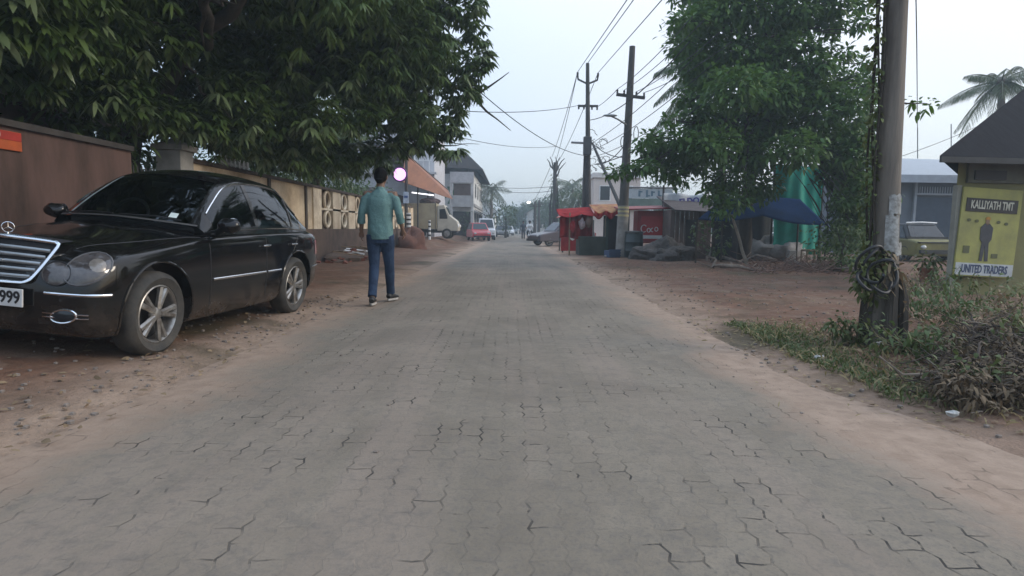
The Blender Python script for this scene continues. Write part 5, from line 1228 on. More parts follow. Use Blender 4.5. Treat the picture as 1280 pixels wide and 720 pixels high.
A0, A1, A2, A3 = P(872, 274, Yt), P(1034, 281, Yt), P(1000, 249, Yt+.9), P(905, 247, Yt+1.0); pk = P(963, 247, Yt+.5)
def tarp(u, v):
    f0 = A0.lerp(A1, u); b0 = A3.lerp(A2, u); p = f0.lerp(b0, v)
    p.z += .28*(1-abs(2*u-1))*(1-abs(v-.3)) - .10*abs(math.sin(u*PI*2))*(1-v); return tuple(p)
obj('sheet', MB().grid(tarp, 30, 12), BT, r, smooth=True, solid=.008)
for p in (A0, A1, A2, A3): obj('pole', MB().tube([(p.x, p.y+.03, -.05), (p.x, p.y+.03, p.z)], .03, 8), BARK, r)
obj('shade_backdrop', MB().grid(lambda u, v: (A3.x+(X(966, 20.9)-A3.x)*u, 20.95+.08*math.sin(u*14), .0+v*2.0), 20, 6), mat('shade_black', (.014, .016, .022), .7, .3), r, smooth=True, solid=.006)  # near-black sheet added to stand for the shaded void under the tarp
# slanting stick
p0, p1 = P(935, 325, 17.6), P(915, 268, 18.1)
tag(obj('prop_stick', MB().tube(wig((p0.x, p0.y, .0), p1, 6, .02, 3), [.055, .05, .048, .045, .042, .04, .035], 8), mat('peeled_wood', (.27, .225, .17), .85, .35, 5), smooth=True), 'pale leaning wooden stick propping the blue tarp', 'stick')
SK = mat('sack_grey', (.30, .275, .25), .95, .35, 5, bump=.5, bscale=14)
for i, (px, py, rr, zz, lab) in enumerate(((912, 326, .62, .46, 'pale grey filled sack left of the leaning stick'), (958, 328, .58, .50, 'bulky grey sack right of the leaning stick'), (985, 329, .55, .42, 'grey sack in front of the green tarpaulin'))):
    c = G(px, py); tag(obj('filled_sack', MB().ball((c.x, c.y, zz*.75), (rr, .45, zz), 12, .45, i*5), SK, smooth=True), lab, 'sack', 'sacks under the blue tarp')
c = G(992, 332); tag(obj('cement_block', MB().bb((c.x-.16, c.y, .1), (c.x+.06, c.y+.2, .48)), mat('block_pale', (.42, .40, .37), .9, .25, 6), bevel=.01), 'small pale block standing on the brushwood by the green tarp', 'block')
c = G(1016, 334); r = thing('crate', 'small broken wooden crate frame in front of the green tarp', 'crate', (c.x, c.y, .1))
for a, b in (((-.2, 0, .1), (-.2, 0, .5)), ((.2, 0, .1), (.2, 0, .5)), ((-.2, 0, .5), (.2, 0, .5)), ((-.2, 0, .14), (.2, 0, .14)), ((-.2, .35, .1), (-.2, .35, .5)), ((.2, .35, .1), (.2, .35, .5)), ((-.2, .35, .5), (.2, .35, .5)), ((-.2, 0, .5), (-.2, .35, .5)), ((.2, 0, .5), (.2, .35, .5))):
    obj('batten', MB().tube([Vector((c.x, c.y, 0))+Vector(a), Vector((c.x, c.y, 0))+Vector(b)], .03, 4), WOODL, r)
LOG = mat('dry_log', (.25, .20, .155), .95, .45, 5, c2=(.13, .10, .08), bump=.5, bscale=16)
for i, (a, b, r0, lab) in enumerate((((868, 322), (968, 338), .075, 'long pale fallen branch lying in front of the grey sacks'), ((884, 326), (897, 343), .05, 'short forked branch pointing to the dirt yard'), ((985, 336), (1075, 346), .10, 'thick pale log at the right end of the brushwood'), ((900, 340), (955, 343), .06, 'thin branch lying along the front of the brushwood'))):
    p, q = G(*a), G(*b); pts = wig((p.x, p.y, .16), (q.x, q.y, .12), 7, .05, i+30)
    m = MB().tube(pts, [r0*(1-.07*k) for k in range(8)], 8)
    for k in (2, 4, 5): m.tube(wig(pts[k], pts[k]+Vector((U(-.5, .5), U(-.4, .4), U(.05, .35))), 3, .1, k+i), [.03, .024, .016, .008], 5)
    tag(obj('fallen_branch', m, LOG, smooth=True), lab, 'branch', 'fallen branches by the tarp')
# reddish brushwood
m = MB()
for i in range(230):
    c = G(U(935, 1075), U(333, 347)); L = U(.3, .9); a = U(0, 2*PI)
    p = Vector((c.x, c.y, U(.02, .16))); m.tube(wig(p, p+Vector((math.cos(a)*L, math.sin(a)*L*.6, U(-.0, .38))), 3, .12, i), [.012, .010, .008, .004], 4)
tag(obj('brushwood_pile', m, mat('brushwood', (.19, .115, .085), .95, .5, 4), tag=None), 'reddish pile of cut brushwood in front of the green tarp', 'brushwood')
# ------------------------------------------------------------------ grey metal-roofed building, right
Yg = 28; xl, xr = X(1075, Yg), X(1230, Yg); ze = P(1140, 218, Yg).z; zt = P(1140, 192, Yg).z
r = thing('metal_roof_building', 'low grey building with a pale metal roof behind the near pole', 'building', ((xl+xr)/2, Yg+4, 0))
obj('wall', MB().bb((xl, Yg, 0), (xr+3, Yg+9, ze)), mat('slate_wall', (.135, .15, .17), .85, .25, .8), r)
RIB = mat('metal_sheet', (.34, .37, .40), .5, .25, 3, metal=.3, stretch=(8, 1, 1))
obj('roof', MB().add([(xl-.5, Yg-.7, ze-.05), (xr+3, Yg-.7, ze-.25), (xr+3, Yg+4.5, zt+.25), (xl-.5, Yg+4.5, zt+.4)], [(0,1,2,3)]), RIB, r, solid=.06)
obj('fascia', MB().bb((xl-.5, Yg-.76, ze-.42), (xr+3, Yg-.72, ze-.08)), mat('fascia_pale', (.30, .33, .37), .6, .2), r)
z = P(1160, 243, Yg).z; rl = MB()
for i in range(22): x = X(1140, Yg)+i*.115; rl.tube([(x, Yg-.15, z), (x, Yg-.15, z+.33)], .022, 5)
rl.tube([(X(1138, Yg), Yg-.15, z), (xr, Yg-.15, z)], .05, 5); obj('railing', rl, mat('rail_pale', (.36, .38, .41), .6, .2), r)
obj('door', MB().bb((X(1141, Yg), Yg-.03, .4), (X(1188, Yg), Yg-.004, P(1160, 247, Yg).z)), mat('navy_panel', (.045, .06, .085), .7, .25), r)
obj('pillar', MB().bb((X(1136, Yg), Yg-.22, 0), (X(1139, Yg), Yg-.08, ze)), mat('pillar_grey', (.27, .29, .31), .8, .2), r)
for px, py0, py1, lab in ((1147, 190, 160, 'thin steel rod standing on the grey metal roof'), (1189, 190, 155, 'second thin steel rod above the kiosk side of the metal roof')):
    p0, p1 = P(px, py0+8, Yg+2), P(px, py1, Yg+2); tag(obj('roof_rod', MB().tube([p0, p1], .025, 6), STEEL), lab, 'rod')
# ------------------------------------------------------------------ yellow kiosk
KM = Matrix.Translation((7.27, 10.1, 0)) @ Matrix.Rotation(.10, 4, 'Z')
r = thing('hardware_kiosk', 'yellow walled roadside kiosk with a dark hipped roof', 'kiosk', (7.27, 10.1, 0), .10)
KY = mat('kiosk_wall', (.20, .185, .075), .9, .35, 1.4, c2=(.16, .145, .065), bump=.2)
obj('wall', MB().prism([(.05, .05), (4.6, .05), (5.2, 3.2), (3.0, 3.2)], 2.4, Matrix.Translation((0, 0, -.1))), KY, r, world=False)
obj('upper_panel', MB().bb((.20, .0, 1.90), (3.2, .045, 2.22)), mat('panel_grey', (.13, .125, .095), .9, .4, 2), r, world=False)
obj('name_strip', MB().bb((.30, -.03, 1.95), (.86, -.004, 2.10)), mat('strip_black', (.028, .024, .024), .6, .3), r, world=False)
obj('corner_post', MB().bb((-.02, -.05, -.1), (.06, .04, 1.85)), mat('post_pale', (.27, .26, .21), .8, .3), r, world=False)
e = 2.26
KRF = mat('kiosk_roof_sheet', (.020, .019, .021), .95, .35, 3, spec=.1, stretch=(6, 1, 1))
obj('roof', MB().add([(-.72, -.45, e), (4.9, -.45, e-.05), (5.6, 3.7, e-.05), (3.5, 3.7, e), (2.6, 1.5, 3.85), (3.6, 1.5, 3.85)], [(0,1,5,4),(1,2,5),(2,3,4,5),(3,0,4)]), KRF, r, world=False, solid=.05)
obj('eave_board', MB().bb((-.70, -.47, e-.10), (4.9, -.43, e-.01)), mat('eave_dark', (.05, .048, .045), .8, .3), r, world=False)
# sign board on the front wall
SB = KM @ Matrix.Rotation(-.035, 4, 'Y')
s = thing('advertising_board', 'yellow advertising board with a figure and black title strip on the kiosk front', 'sign', tuple((KM @ Vector((.6, -.06, .3)))), 0)
def sb(mb, ): return xf(mb, KM @ Matrix.Translation((0, -.06, 0)) @ Matrix.Translation((-.09, 0, 0)) @ Matrix.Rotation(.045, 4, 'Y') @ Matrix.Diagonal((.70, 1, 1, 1)))
obj('board', sb(MB().bb((.10, -.03, .38), (1.62, .0, 1.83))), mat('board_yellow', (.34, .32, .085), .7, .35, 1.8, c2=(.21, .20, .07)), s, bevel=.004)
obj('title_strip', sb(MB().bb((.20, -.038, 1.44), (1.52, -.031, 1.66))), mat('strip_dark', (.022, .018, .016), .6, .3), s)
tm = lambda x, z: frame((x, -.041, z), (1, 0, 0), (0, 0, 1))
CRT = mat('title_cream', (.52, .50, .40), .7, .3, 14)
obj('title_letters', sb(xf(text_mb('KALLIYATH TMT', .185, .002, .004, 'CENTER', .80), tm(.86, 1.55))), CRT, s)
obj('name_band', sb(MB().bb((.12, -.037, .40), (1.60, -.031, .60))), mat('band_pale', (.46, .47, .46), .7, .25, 5), s)
obj('name_letters', sb(xf(text_mb('UNITED TRADERS', .185, .002, .004, 'CENTER', .80), tm(.86, .50))), mat('letters_navy', (.045, .06, .12), .7, .3, 12), s)
fig = MB()
FM = lambda x, z, w, h, y=-.036: fig.bb((x-w/2, y-.004, z-h/2), (x+w/2, y, z+h/2))
fig.prism([(-.11, 0), (-.09, .30), (-.15, .36), (-.16, .55), (-.06, .62), (.06, .62), (.16, .55), (.15, .36), (.09, .30), (.12, 0), (.03, 0), (0, .26), (-.03, 0)], .005, tm(.80, .64) @ Matrix.Translation((0, 0, -.008)))
obj('printed_figure', sb(fig), mat('figure_dark', (.05, .05, .055), .7, .3, 10), s)
hd = MB().prism([(.05*math.cos(t), .06*math.sin(t)) for t in np.linspace(0, 2*PI, 14, endpoint=False)], .005, tm(.80, 1.29) @ Matrix.Translation((0, 0, -.008)))
obj('printed_head', sb(hd), mat('figure_skin', (.22, .14, .08), .7, .2), s)
hh = MB().prism([(.065*math.cos(t), .05*math.sin(t)) for t in np.linspace(0, PI, 10)], .006, tm(.80, 1.32) @ Matrix.Translation((0, 0, -.006)))
obj('printed_helmet', sb(hh), mat('helmet_orange', (.40, .19, .03), .7, .2), s)
bl = MB()
for x, z in ((.32, 1.30), (.52, 1.29), (1.08, 1.29), (1.28, 1.27)): bl.prism([(.05*math.cos(t), .026*math.sin(t)) for t in np.linspace(0, 2*PI, 10, endpoint=False)], .004, tm(x, z) @ Matrix.Translation((0, 0, -.007)))
bl.bb((1.0, -.037, .70), (1.16, -.031, .77)); bl.bb((.26, -.037, .76), (.42, -.031, .88))
obj('printed_marks', sb(bl), mat('marks_dark', (.10, .10, .04), .7, .3, 10), s)
# flower pot
c = G(1157, 354); r = thing('flower_pot', 'terracotta flower pot with a green plant beside the kiosk', 'flower pot', (c.x, c.y, gh(c.x, c.y)))
z0 = gh(c.x, c.y)
obj('pot', MB().lathe([(0, z0), (.11, z0), (.155, z0+.22), (.175, z0+.22), (.175, z0+.27), (.15, z0+.27), (.14, z0+.24), (0, z0+.23)], 24, (c.x, c.y, 0)), mat('terracotta', (.30, .12, .065), .85, .3, 7), r, smooth=True)
V, t_, q = cloud([(c.x, c.y, z0+.42, .24, .8)], 1500, .15, .05, .5); leaf_obj('plant', V, t_, q, FOLY, r)
# ------------------------------------------------------------------ tiered tree on the right
def tiered_tree():
    b = Vector((7.7, 20.3, 0)); r = thing('almond_tree', 'tall tiered green tree with gaps of sky over the blue tarp', 'tree', tuple(b))
    t = MB(); top = P(955, -40, 16.8); ax = wig(b, top, 10, .015, 2); t.tube(ax, [.24-.018*k for k in range(11)], 12)
    spec = [(905,12,42),(952,8,44),(998,10,28),(1045,4,24),(1078,2,15),(862,24,22),(872,55,32),(915,58,40),(955,72,40),(998,56,24),(1030,56,14),(1056,66,14),(1080,78,11),
            (922,108,42),(968,114,38),(1012,102,26),(1050,98,20),(1078,108,14),(886,96,30),(880,140,34),(930,150,42),(984,150,38),(1030,140,28),(1068,128,22),(1092,134,12),
            (850,172,20),(838,150,10),(892,180,36),(940,190,40),(996,186,36),(1044,180,28),(1080,176,22),(826,196,24),(800,208,14),(864,200,25),(908,224,32),(952,232,28),(1045,200,20),(1052,214,32),(1084,226,22),
            (772,214,13),(786,216,11),(808,208,15),(850,222,14),(892,244,17),(922,252,18),(1056,250,20),(1066,262,26),(1086,280,16),(1050,290,16),(902,262,14),
            (870,-30,45),(930,-40,50),(990,-35,45),(1040,-30,30),(920,-85,45),(970,-80,40)]
    spec += [(1010,20,26),(1040,30,20),(1075,30,15),(1020,118,24),(1045,118,22),(1080,95,16),(1090,115,14),(1060,170,24),(1088,150,18),(1095,168,14),(1094,190,16),(1098,212,14),(812,172,14),(802,186,12),(1060,190,26),(1075,206,24),(1070,238,26),(1090,256,20),(1058,272,22),(1078,296,22),(1046,300,20),(1012,84,22),(1030,80,18),(1062,150,22),(1020,164,26),(820,180,18),(836,214,18),(862,120,18),(872,80,22),(850,190,22)]
    C = []
    for i, (px, py, rp) in enumerate(spec):
        lim = 1.6 if rp > 24 else .9
        Y = 16.8+U(-lim, lim) if px > 800 else 16.8; p = P(px, py, Y); rr = rp*Y/F
        C.append((p.x, p.y, p.z, rr, .62))
        k = min(10, max(6 if py > 195 else 4, int((p.z+.3)/top.z*10))); a = ax[k]
        pts = wig(a, p, 5, .05, i); d0 = max(.02, .075-.004*k)*(.35 if px > 1025 else 1)
        t.tube(pts, [d0*(1-.8*j/5) for j in range(6)], 6)
        for q in range(3): t.tube(wig(pts[3+q % 2], p+Vector((U(-1, 1), U(-1, 1), U(-.4, .4)))*rr, 3, .1, i*3+q), [.018, .014, .009, .005], 4)
    # far side of the crown, not visible in outline
    for _ in range(16):
        z = U(3.6, 8.5); p = Vector((7+U(-1.8, 1.8), 18.2+U(.6, 2.4), z)); C.append((p.x, p.y, p.z, U(.6, .9), .6))
        t.tube(wig(ax[int(min(9, z/top.z*10))], p, 4, .06, _), [.05, .04, .03, .02, .008], 5)
    obj('trunk', t, BARK, r, smooth=True)
    V, tr, q = cloud(C, 1000, .18, .085, .25, jit=.7, shell=.15, down=.15); leaf_obj('crown', V, tr, q, FOL2, r)
    C2 = [(x, y+.1, z-.1, a*.8, s) for x, y, z, a, s in C if a > .45]
    V, tr, q = cloud(C2, 260, .19, .09, .3, jit=.8, shell=.05); leaf_obj('crown', V, tr, q, FOL2, r)
tiered_tree()
# ------------------------------------------------------------------ palms
def palm(name, label, base, crown, nf, L, sd, m=PALM, group=None, keep=None, droop=.55, trunk_r=.16, wf=1.0, nl=46, lw=.05):
    r = thing(name, label, 'palm tree', tuple(base), 0, group); rs = np.random.default_rng(sd)
    ax = wig(base, crown, 8, .02, sd); t = MB().tube(ax, [trunk_r*(1.25-.06*k) for k in range(9)], 10)
    t.ball(crown, (trunk_r*1.3, trunk_r*1.3, trunk_r*1.6), 8); obj('trunk', t, BARKG, r, smooth=True)
    Ps, Ds, Ls = [], [], []; rib = MB()
    for i in range(nf):
        a = 2*PI*(i+rs.random()*.6)/nf*2.6; el = .95-1.45*((i+.5)/nf) if keep is None else keep[i % len(keep)][1]
        if keep is not None: a = keep[i % len(keep)][0]
        l = L*(.85+.3*rs.random()); d = Vector((math.cos(a)*math.cos(el), math.sin(a)*math.cos(el), math.sin(el)))
        pts = [Vector(crown)+d*l*s - Vector((0, 0, 1))*droop*l*s*s*(1-.3*math.sin(el)) for s in np.linspace(0, 1, 9)]
        rib.tube(pts, [.035-.0035*k for k in range(9)], 5)
        for j in range(nl):
            s = .12+.88*j/nl; k = min(7, int(s*8)); p = pts[k].lerp(pts[k+1], s*8-k); td = (pts[k+1]-pts[k]).normalized()
            sdv = td.cross(Vector((0, 0, 1))).normalized()
            for q in (-1, 1):
                Ps.append(p); Ds.append(sdv*q*.75+td*.5+Vector((0, 0, -.35-.3*rs.random()))); Ls.append(l*.24*wf*(math.sin(PI*min(1, s*.88+.12))*.8+.25))
    obj('frond_ribs', rib, m, r)
    Ls = np.array(Ls); V, tr, q = leaves_mb(np.array([tuple(p) for p in Ps]), np.array([tuple(d) for d in Ds]), Ls, lw*L/3, .45, .1)
    leaf_obj('fronds', V, tr, q, m, r); return r
c = P(1252, 103, 26); palm('coconut_palm', 'coconut palm with drooping fronds rising behind the yellow kiosk roof', (c.x+.4, 26, 0), c, 18, 1.95, 5, nl=60, wf=1.0, lw=.032)
c = P(905, 78, 24); palm('coconut_palm', 'coconut palm whose fronds stick out left of the tiered tree', (c.x+.4, 24.3, 0), c, 11, 3.0, 9, keep=[(PI*.98, .35), (PI*1.02, -.05), (PI*1.05, -.35), (PI*.9, .75), (PI*.5, .8), (PI*.2, .5), (0, .2), (PI*1.5, .6), (PI*1.3, .1), (PI*.7, -.2), (PI*1.8, .0)])
c = P(615, 236, 72); palm('coconut_palm', 'far hazy palm standing beside the white corner building', (c.x-.1, 72, 0), c, 14, 2.7, 13, nl=26, wf=1.3)
c = P(716, 232, 72); palm('coconut_palm', 'hazy palm behind the bare vine covered pole', (c.x, 72, 0), c, 14, 3.2, 17, nl=26, wf=1.3)
c = P(724, 246, 56); palm('coconut_palm', 'lower hazy palm left of the tall dark utility pole', (c.x, 56, 0), c, 12, 2.4, 19, nl=26, wf=1.3)
# ------------------------------------------------------------------ bushes and hazy trees further along
def bushy(name, label, x, y, h, w, n, per, L, sd, cat='tree', m=FOLH, trunk=.16, z0f=.3, group=None):
    r = thing(name, label, cat, (x, y, 0), 0, group); random.seed(sd)
    t = MB().tube(wig((x, y, -.1), (x, y, h*.62), 5, .05, sd), [trunk, trunk*.85, trunk*.7, trunk*.55, trunk*.4, trunk*.2], 8)
    C = []
    for i in range(n):
        a = U(0, 2*PI); q = math.sqrt(U(0, 1)); f = U(z0f, 1); wd = w*math.sin(PI*min(1, .18+.75*(1-(f-z0f)/(1-z0f)*.95)))
        p = Vector((x+wd*q*math.cos(a), y+wd*q*math.sin(a), h*f)); C.append((p.x, p.y, p.z, w*U(.22, .38), .8))
        if i % 3 == 0: t.tube(wig((x, y, h*f*.55), p, 3, .08, i+sd), [trunk*.35, trunk*.25, trunk*.15, trunk*.06], 5)
    obj('trunk', t, BARK, r, smooth=True); V, tr, q = cloud(C, per, L, L*.5, .3, jit=.7, shell=.1); leaf_obj('crown', V, tr, q, m, r); return r
bushy('roadside_tree', 'round green tree in front of the hazy house on the left', P(632, 290, 66).x, 66, 3.6, 1.5, 26, 60, .3, 31)
bushy('roadside_tree', 'tall slim hazy tree right beside the white corner building', P(613, 290, 78).x, 78, 5.2, 1.5, 26, 60, .3, 32)
bushy('roadside_tree', 'broad hazy tree at the far left end of the road', P(628, 290, 105).x-1.5, 105, 5.5, 2.8, 30, 34, .4, 33)
bushy('roadside_tree', 'bluish tree at the far right end of the road', P(690, 290, 100).x, 100, 6.2, 3.0, 30, 34, .4, 34)
bushy('roadside_tree', 'hazy bushy tree between the vine pole and the maroon car', P(712, 290, 60).x+.6, 60, 5.2, 2.1, 30, 50, .3, 35)
bushy('roadside_tree', 'hazy green tree behind the red stall canopy', P(738, 290, 52).x, 52, 4.6, 1.6, 26, 60, .28, 36)
bushy('roadside_tree', 'green tree behind the peach building and hoarding', P(800, 290, 50).x+3, 56, 6.0, 2.6, 28, 50, .32, 37)
bushy('roadside_tree', 'broad tree rising behind the grey metal roof', 24, 44, 6.0, 3.0, 30, 40, .36, 38)
bushy('roadside_bush', 'small dark bush at the corner of the white building', P(585, 292, 57).x, 57, 2.6, .8, 16, 160, .2, 39, 'bush')
bushy('roadside_bush', 'dull grey green bush between the green tarp and the near pole', P(1052, 320, 15.6).x, 15.6, 1.25, .95, 34, 300, .11, 40, 'bush', FOL3, .05, .12)
bushy('roadside_bush', 'low leafy bush left of the near pole by the logs', P(1092, 330, 13.2).x, 13.4, .95, .55, 20, 420, .10, 41, 'bush', FOL3, .04, .12)
bushy('roadside_bush', 'green bush under the right side of the tiered tree', P(1085, 300, 18).x, 18.3, 2.5, .9, 30, 230, .13, 42, 'bush', FOL2, .06, .2)
bushy('roadside_bush', 'dark bush in the shade behind the grey sacks', P(893, 300, 20.4).x, 20.6, 1.5, .8, 18, 200, .14, 43, 'bush', FOL, .05, .2)
bushy('roadside_tree', 'hazy tree closing the road end left of the middle', P(650, 290, 118).x, 118, 5.4, 2.8, 40, 60, .42, 44)
bushy('roadside_tree', 'hazy tree closing the road end right of the middle', P(664, 290, 126).x, 126, 6.2, 3.2, 40, 60, .42, 45)
bushy('roadside_tree', 'hazy tree beyond the lit lamp pole', P(681, 290, 108).x, 108, 5.4, 2.6, 40, 60, .42, 46)
# ground cover far off on both sides: low woods that close the horizon
def far_wood(name, label, pts, h, n, sd):
    random.seed(sd); C = []
    for i in range(n):
        f = U(0, 1)*(len(pts)-1); k = min(int(f), len(pts)-2); p = Vector(pts[k]).lerp(Vector(pts[k+1]), f-k)
        C.append((p.x+random.gauss(0, 3), p.y+random.gauss(0, 6), U(.1, 1)*h*(.75+.5*noise.noise(Vector((p.x*.05, p.y*.05, sd)))), U(1.6, 2.8), .8))
    V, t, q = cloud(C, 9, .9, .5, .3, jit=.8, shell=.1); struct(leaf_obj(name, V, t, q, FOLH), 'stuff', label, 'far woods')
far_wood('far_woods', 'far bluish woods closing the end of the road', [(-30, 190, 0), (0, 215, 0), (40, 190, 0)], 11, 240, 51)
far_wood('far_woods', 'far woods behind the houses on the left', [(-22, 150, 0), (-40, 110, 0), (-70, 80, 0), (-90, 40, 0)], 8, 220, 52)
far_wood('far_woods', 'far woods behind the houses on the right', [(20, 150, 0), (40, 100, 0), (70, 70, 0), (100, 40, 0)], 7, 220, 53)
# hazy houses
def house(label, x0, x1, y, d, eave, ridge, wallm, roofm, gable_y=True, wins=2):
    r = thing('distant_house', label, 'house', ((x0+x1)/2, y+d/2, 0))
    obj('wall', MB().bb((x0, y, 0), (x1, y+d, eave)).add([(x0, y, eave), (x1, y, eave), ((x0+x1)/2, y, ridge-.06), (x0, y+d, eave), (x1, y+d, eave), ((x0+x1)/2, y+d, ridge-.06)], [(0,1,2),(5,4,3)]), wallm, r)
    m = (x0+x1)/2; e = .5
    obj('roof', MB().add([(x0-e, y-e, eave-.25), (m, y-e, ridge), (x1+e, y-e, eave-.25), (x0-e, y+d+e, eave-.25), (m, y+d+e, ridge), (x1+e, y+d+e, eave-.25)], [(0,1,4,3),(1,2,5,4)]), roofm, r, solid=.1)
    for i in range(wins):
        x = x0+(x1-x0)*(i+1)/(wins+1); f = obj('window', MB().bb((x-.5, y-.05, 1.1), (x+.5, y-.005, 2.2)), WHITE, r); obj('pane', MB().bb((x-.42, y-.07, 1.18), (x+.42, y-.052, 2.12)), GLASSD, f)
TILE2 = mat('far_tile', (.12, .09, .08), .9, .3, 2)
house('hazy house with a white gable beyond the left palm', -5.6, -1.9-.8, 92, 8, 3.6, 5.4, WW, TILE2)
house('hazy gabled house at the right end of the road', 2.6, 9.5, 112, 9, 4.0, 6.2, WW, TILE2)
house('low hazy house left of the road end', -9.0, -3.2, 128, 9, 3.4, 5.4, mat('far_wall', (.4, .4, .4), .9, .2), TILE2)
# ------------------------------------------------------------------ utility poles
def insul(par, p, r_=.035): obj('insulator', MB().lathe([(r_*.4, 0), (r_, .03), (r_*.6, .06), (r_, .09), (r_*.5, .14), (0, .15)], 10, p), mat('porcelain', (.05, .04, .035), .3, .2), par, smooth=True)
TIPS = {}
def pole_p2():
    b = Vector((P(776, 322, 22.8).x, 22.8, 0)); top = P(790.5, 58, 22.8)
    r = thing('utility_pole', 'nearer dark utility pole with pale painted foot and a street lamp arm', 'utility pole', tuple(b), 0, 'utility poles')
    lean = lambda z: b.lerp(top, z/top.z)
    obj('shaft', MB().tube([lean(z) for z in np.linspace(-.1, top.z, 10)], [.205-.011*k for k in range(10)], 12), mat('weathered_pole', (.085, .078, .07), .9, .4, 4, stretch=(1, 1, .2)), r, smooth=True)
    obj('painted_foot', MB().tube([lean(-.05), lean(1.0), lean(1.95)], [.225, .21, .20], 14), mat('lime_foot', (.30, .28, .25), .9, .45, 3, c2=(.17, .15, .13)), r, smooth=True)
    YB = mat('pale_band', (.50, .43, .22), .7, .35, 6)
    for z in (1.55, 1.70, 1.84): obj('painted_band', MB().tube([lean(z), lean(z+.07)], .213, 14), YB, r, smooth=True)
    za = P(788, 121, 22.8).z; l, q = P(770.5, 118, 22.8), P(806, 122.5, 22.8)
    arm = MB().box((l+q)/2, ((q-l).length, .10, .10), m=Matrix.Rotation(math.atan2(l.z-q.z, q.x-l.x), 4, 'Y')); obj('crossarm', arm, POLED, r)
    for f in (.03, .27, .70, .97): p = l.lerp(q, f)+Vector((0, 0, .05)); insul(r, p, .045); TIPS.setdefault('p2', []).append(p+Vector((0, 0, .14)))
    a, c = P(783, 156, 22.7), P(761, 144, 22.4)
    la = MB().tube([a, a.lerp(c, .5)+Vector((0, 0, .03)), c], [.035, .03, .03], 8); lo = obj('lamp_arm', la, STEEL, r, smooth=True)
    obj('lamp_head', MB().ball(c+Vector((.05, 0, -.01)), (.26, .08, .05), 10), mat('lamp_head', (.30, .31, .31), .5, .2), lo, smooth=True)
    for dx, dz, rr in ((.28, 4.55, .26), (-.18, 4.25, .2)):
        c = lean(dz)+Vector((dx, -.16, 0)); obj('cable_coil', MB().tube([c+Vector((.07*math.cos(t)*1.2, 0, rr*math.sin(t))) for t in np.linspace(0, 2*PI, 20)], .016, 5), WIRE, r)
    tag(obj('footing_stone', MB().ball((b.x-.42, b.y-.25, .04), (.26, .2, .14), 8, .4, 3), mat('stone_pale', (.38, .36, .33), .95, .3, 6), smooth=True), 'pale stone lying at the foot of the nearer pole', 'stone')
    return lean
P2L = pole_p2()
def pole_p1():
    Y = 28; b = Vector((P(736, 290, Y).x, Y, 0)); top = P(734.5, 79, Y)
    r = thing('utility_pole', 'taller dark double stemmed pole with a curved top bracket and crossarm', 'utility pole', tuple(b), 0, 'utility poles'); lean = lambda z: b.lerp(top, z/top.z)
    obj('shaft', MB().tube([lean(z) for z in np.linspace(-.1, top.z, 10)], [.16-.009*k for k in range(10)], 12), POLED, r, smooth=True)
    z2 = P(736, 175, Y).z; obj('second_stem', MB().tube([b+Vector((-.26, .05, -.1)), b+Vector((-.22, .05, z2))], [.12, .085], 10), POLED, r, smooth=True)
    l, q, m = P(722, 94, Y), P(747.5, 95, Y), P(734.5, 105, Y); obj('top_bracket', MB().tube([l, l+Vector((.03, 0, -.18)), m, q+Vector((-.03, 0, -.18)), q], .045, 8), POLED, r, smooth=True)
    for p in (l, q): insul(r, p, .06)
    TIPS['p1'] = [l+Vector((0, 0, .14)), q+Vector((0, 0, .14)), top]
    l, q = P(722.5, 132, Y), P(747.5, 133, Y); obj('crossarm', MB().box((l+q)/2, ((q-l).length, .09, .09)), POLED, r)
    for f in (.04, .3, .7, .96): insul(r, l.lerp(q, f)+Vector((0, 0, -.16)), .05)
    TIPS['p1b'] = [l, q]
    l = P(714, 178, Y); q = P(734, 179, Y); obj('side_arm', MB().tube([l, q], .05, 8), STEEL, r)
    z = P(732, 183, Y).z; obj('junction_box', MB().box(lean(z)+Vector((-.05, -.2, 0)), (.36, .22, .8)), mat('box_dark', (.07, .07, .072), .6, .3), r, bevel=.02)
    tag(obj('stay_strut', MB().tube([P(741, 180, 27.2), P(777, 262, 23.0)], [.055, .075], 8), POLED, smooth=True), 'dark slanting strut pole leaning between the two utility poles', 'strut pole')
    c = lean(P(738, 190, Y).z)
    k = MB()
    for i in range(12): a = c+Vector((U(-.1, .9), U(-.3, .1), U(-1.2, 1.0))); k.tube([a+Vector((U(.1, .28)*math.cos(t), .02, U(.16, .3)*math.sin(t))) for t in np.linspace(0, U(3, 6.2), 12)], .014, 4)
    obj('cable_tangle', k, WIRE, r)
pole_p1()
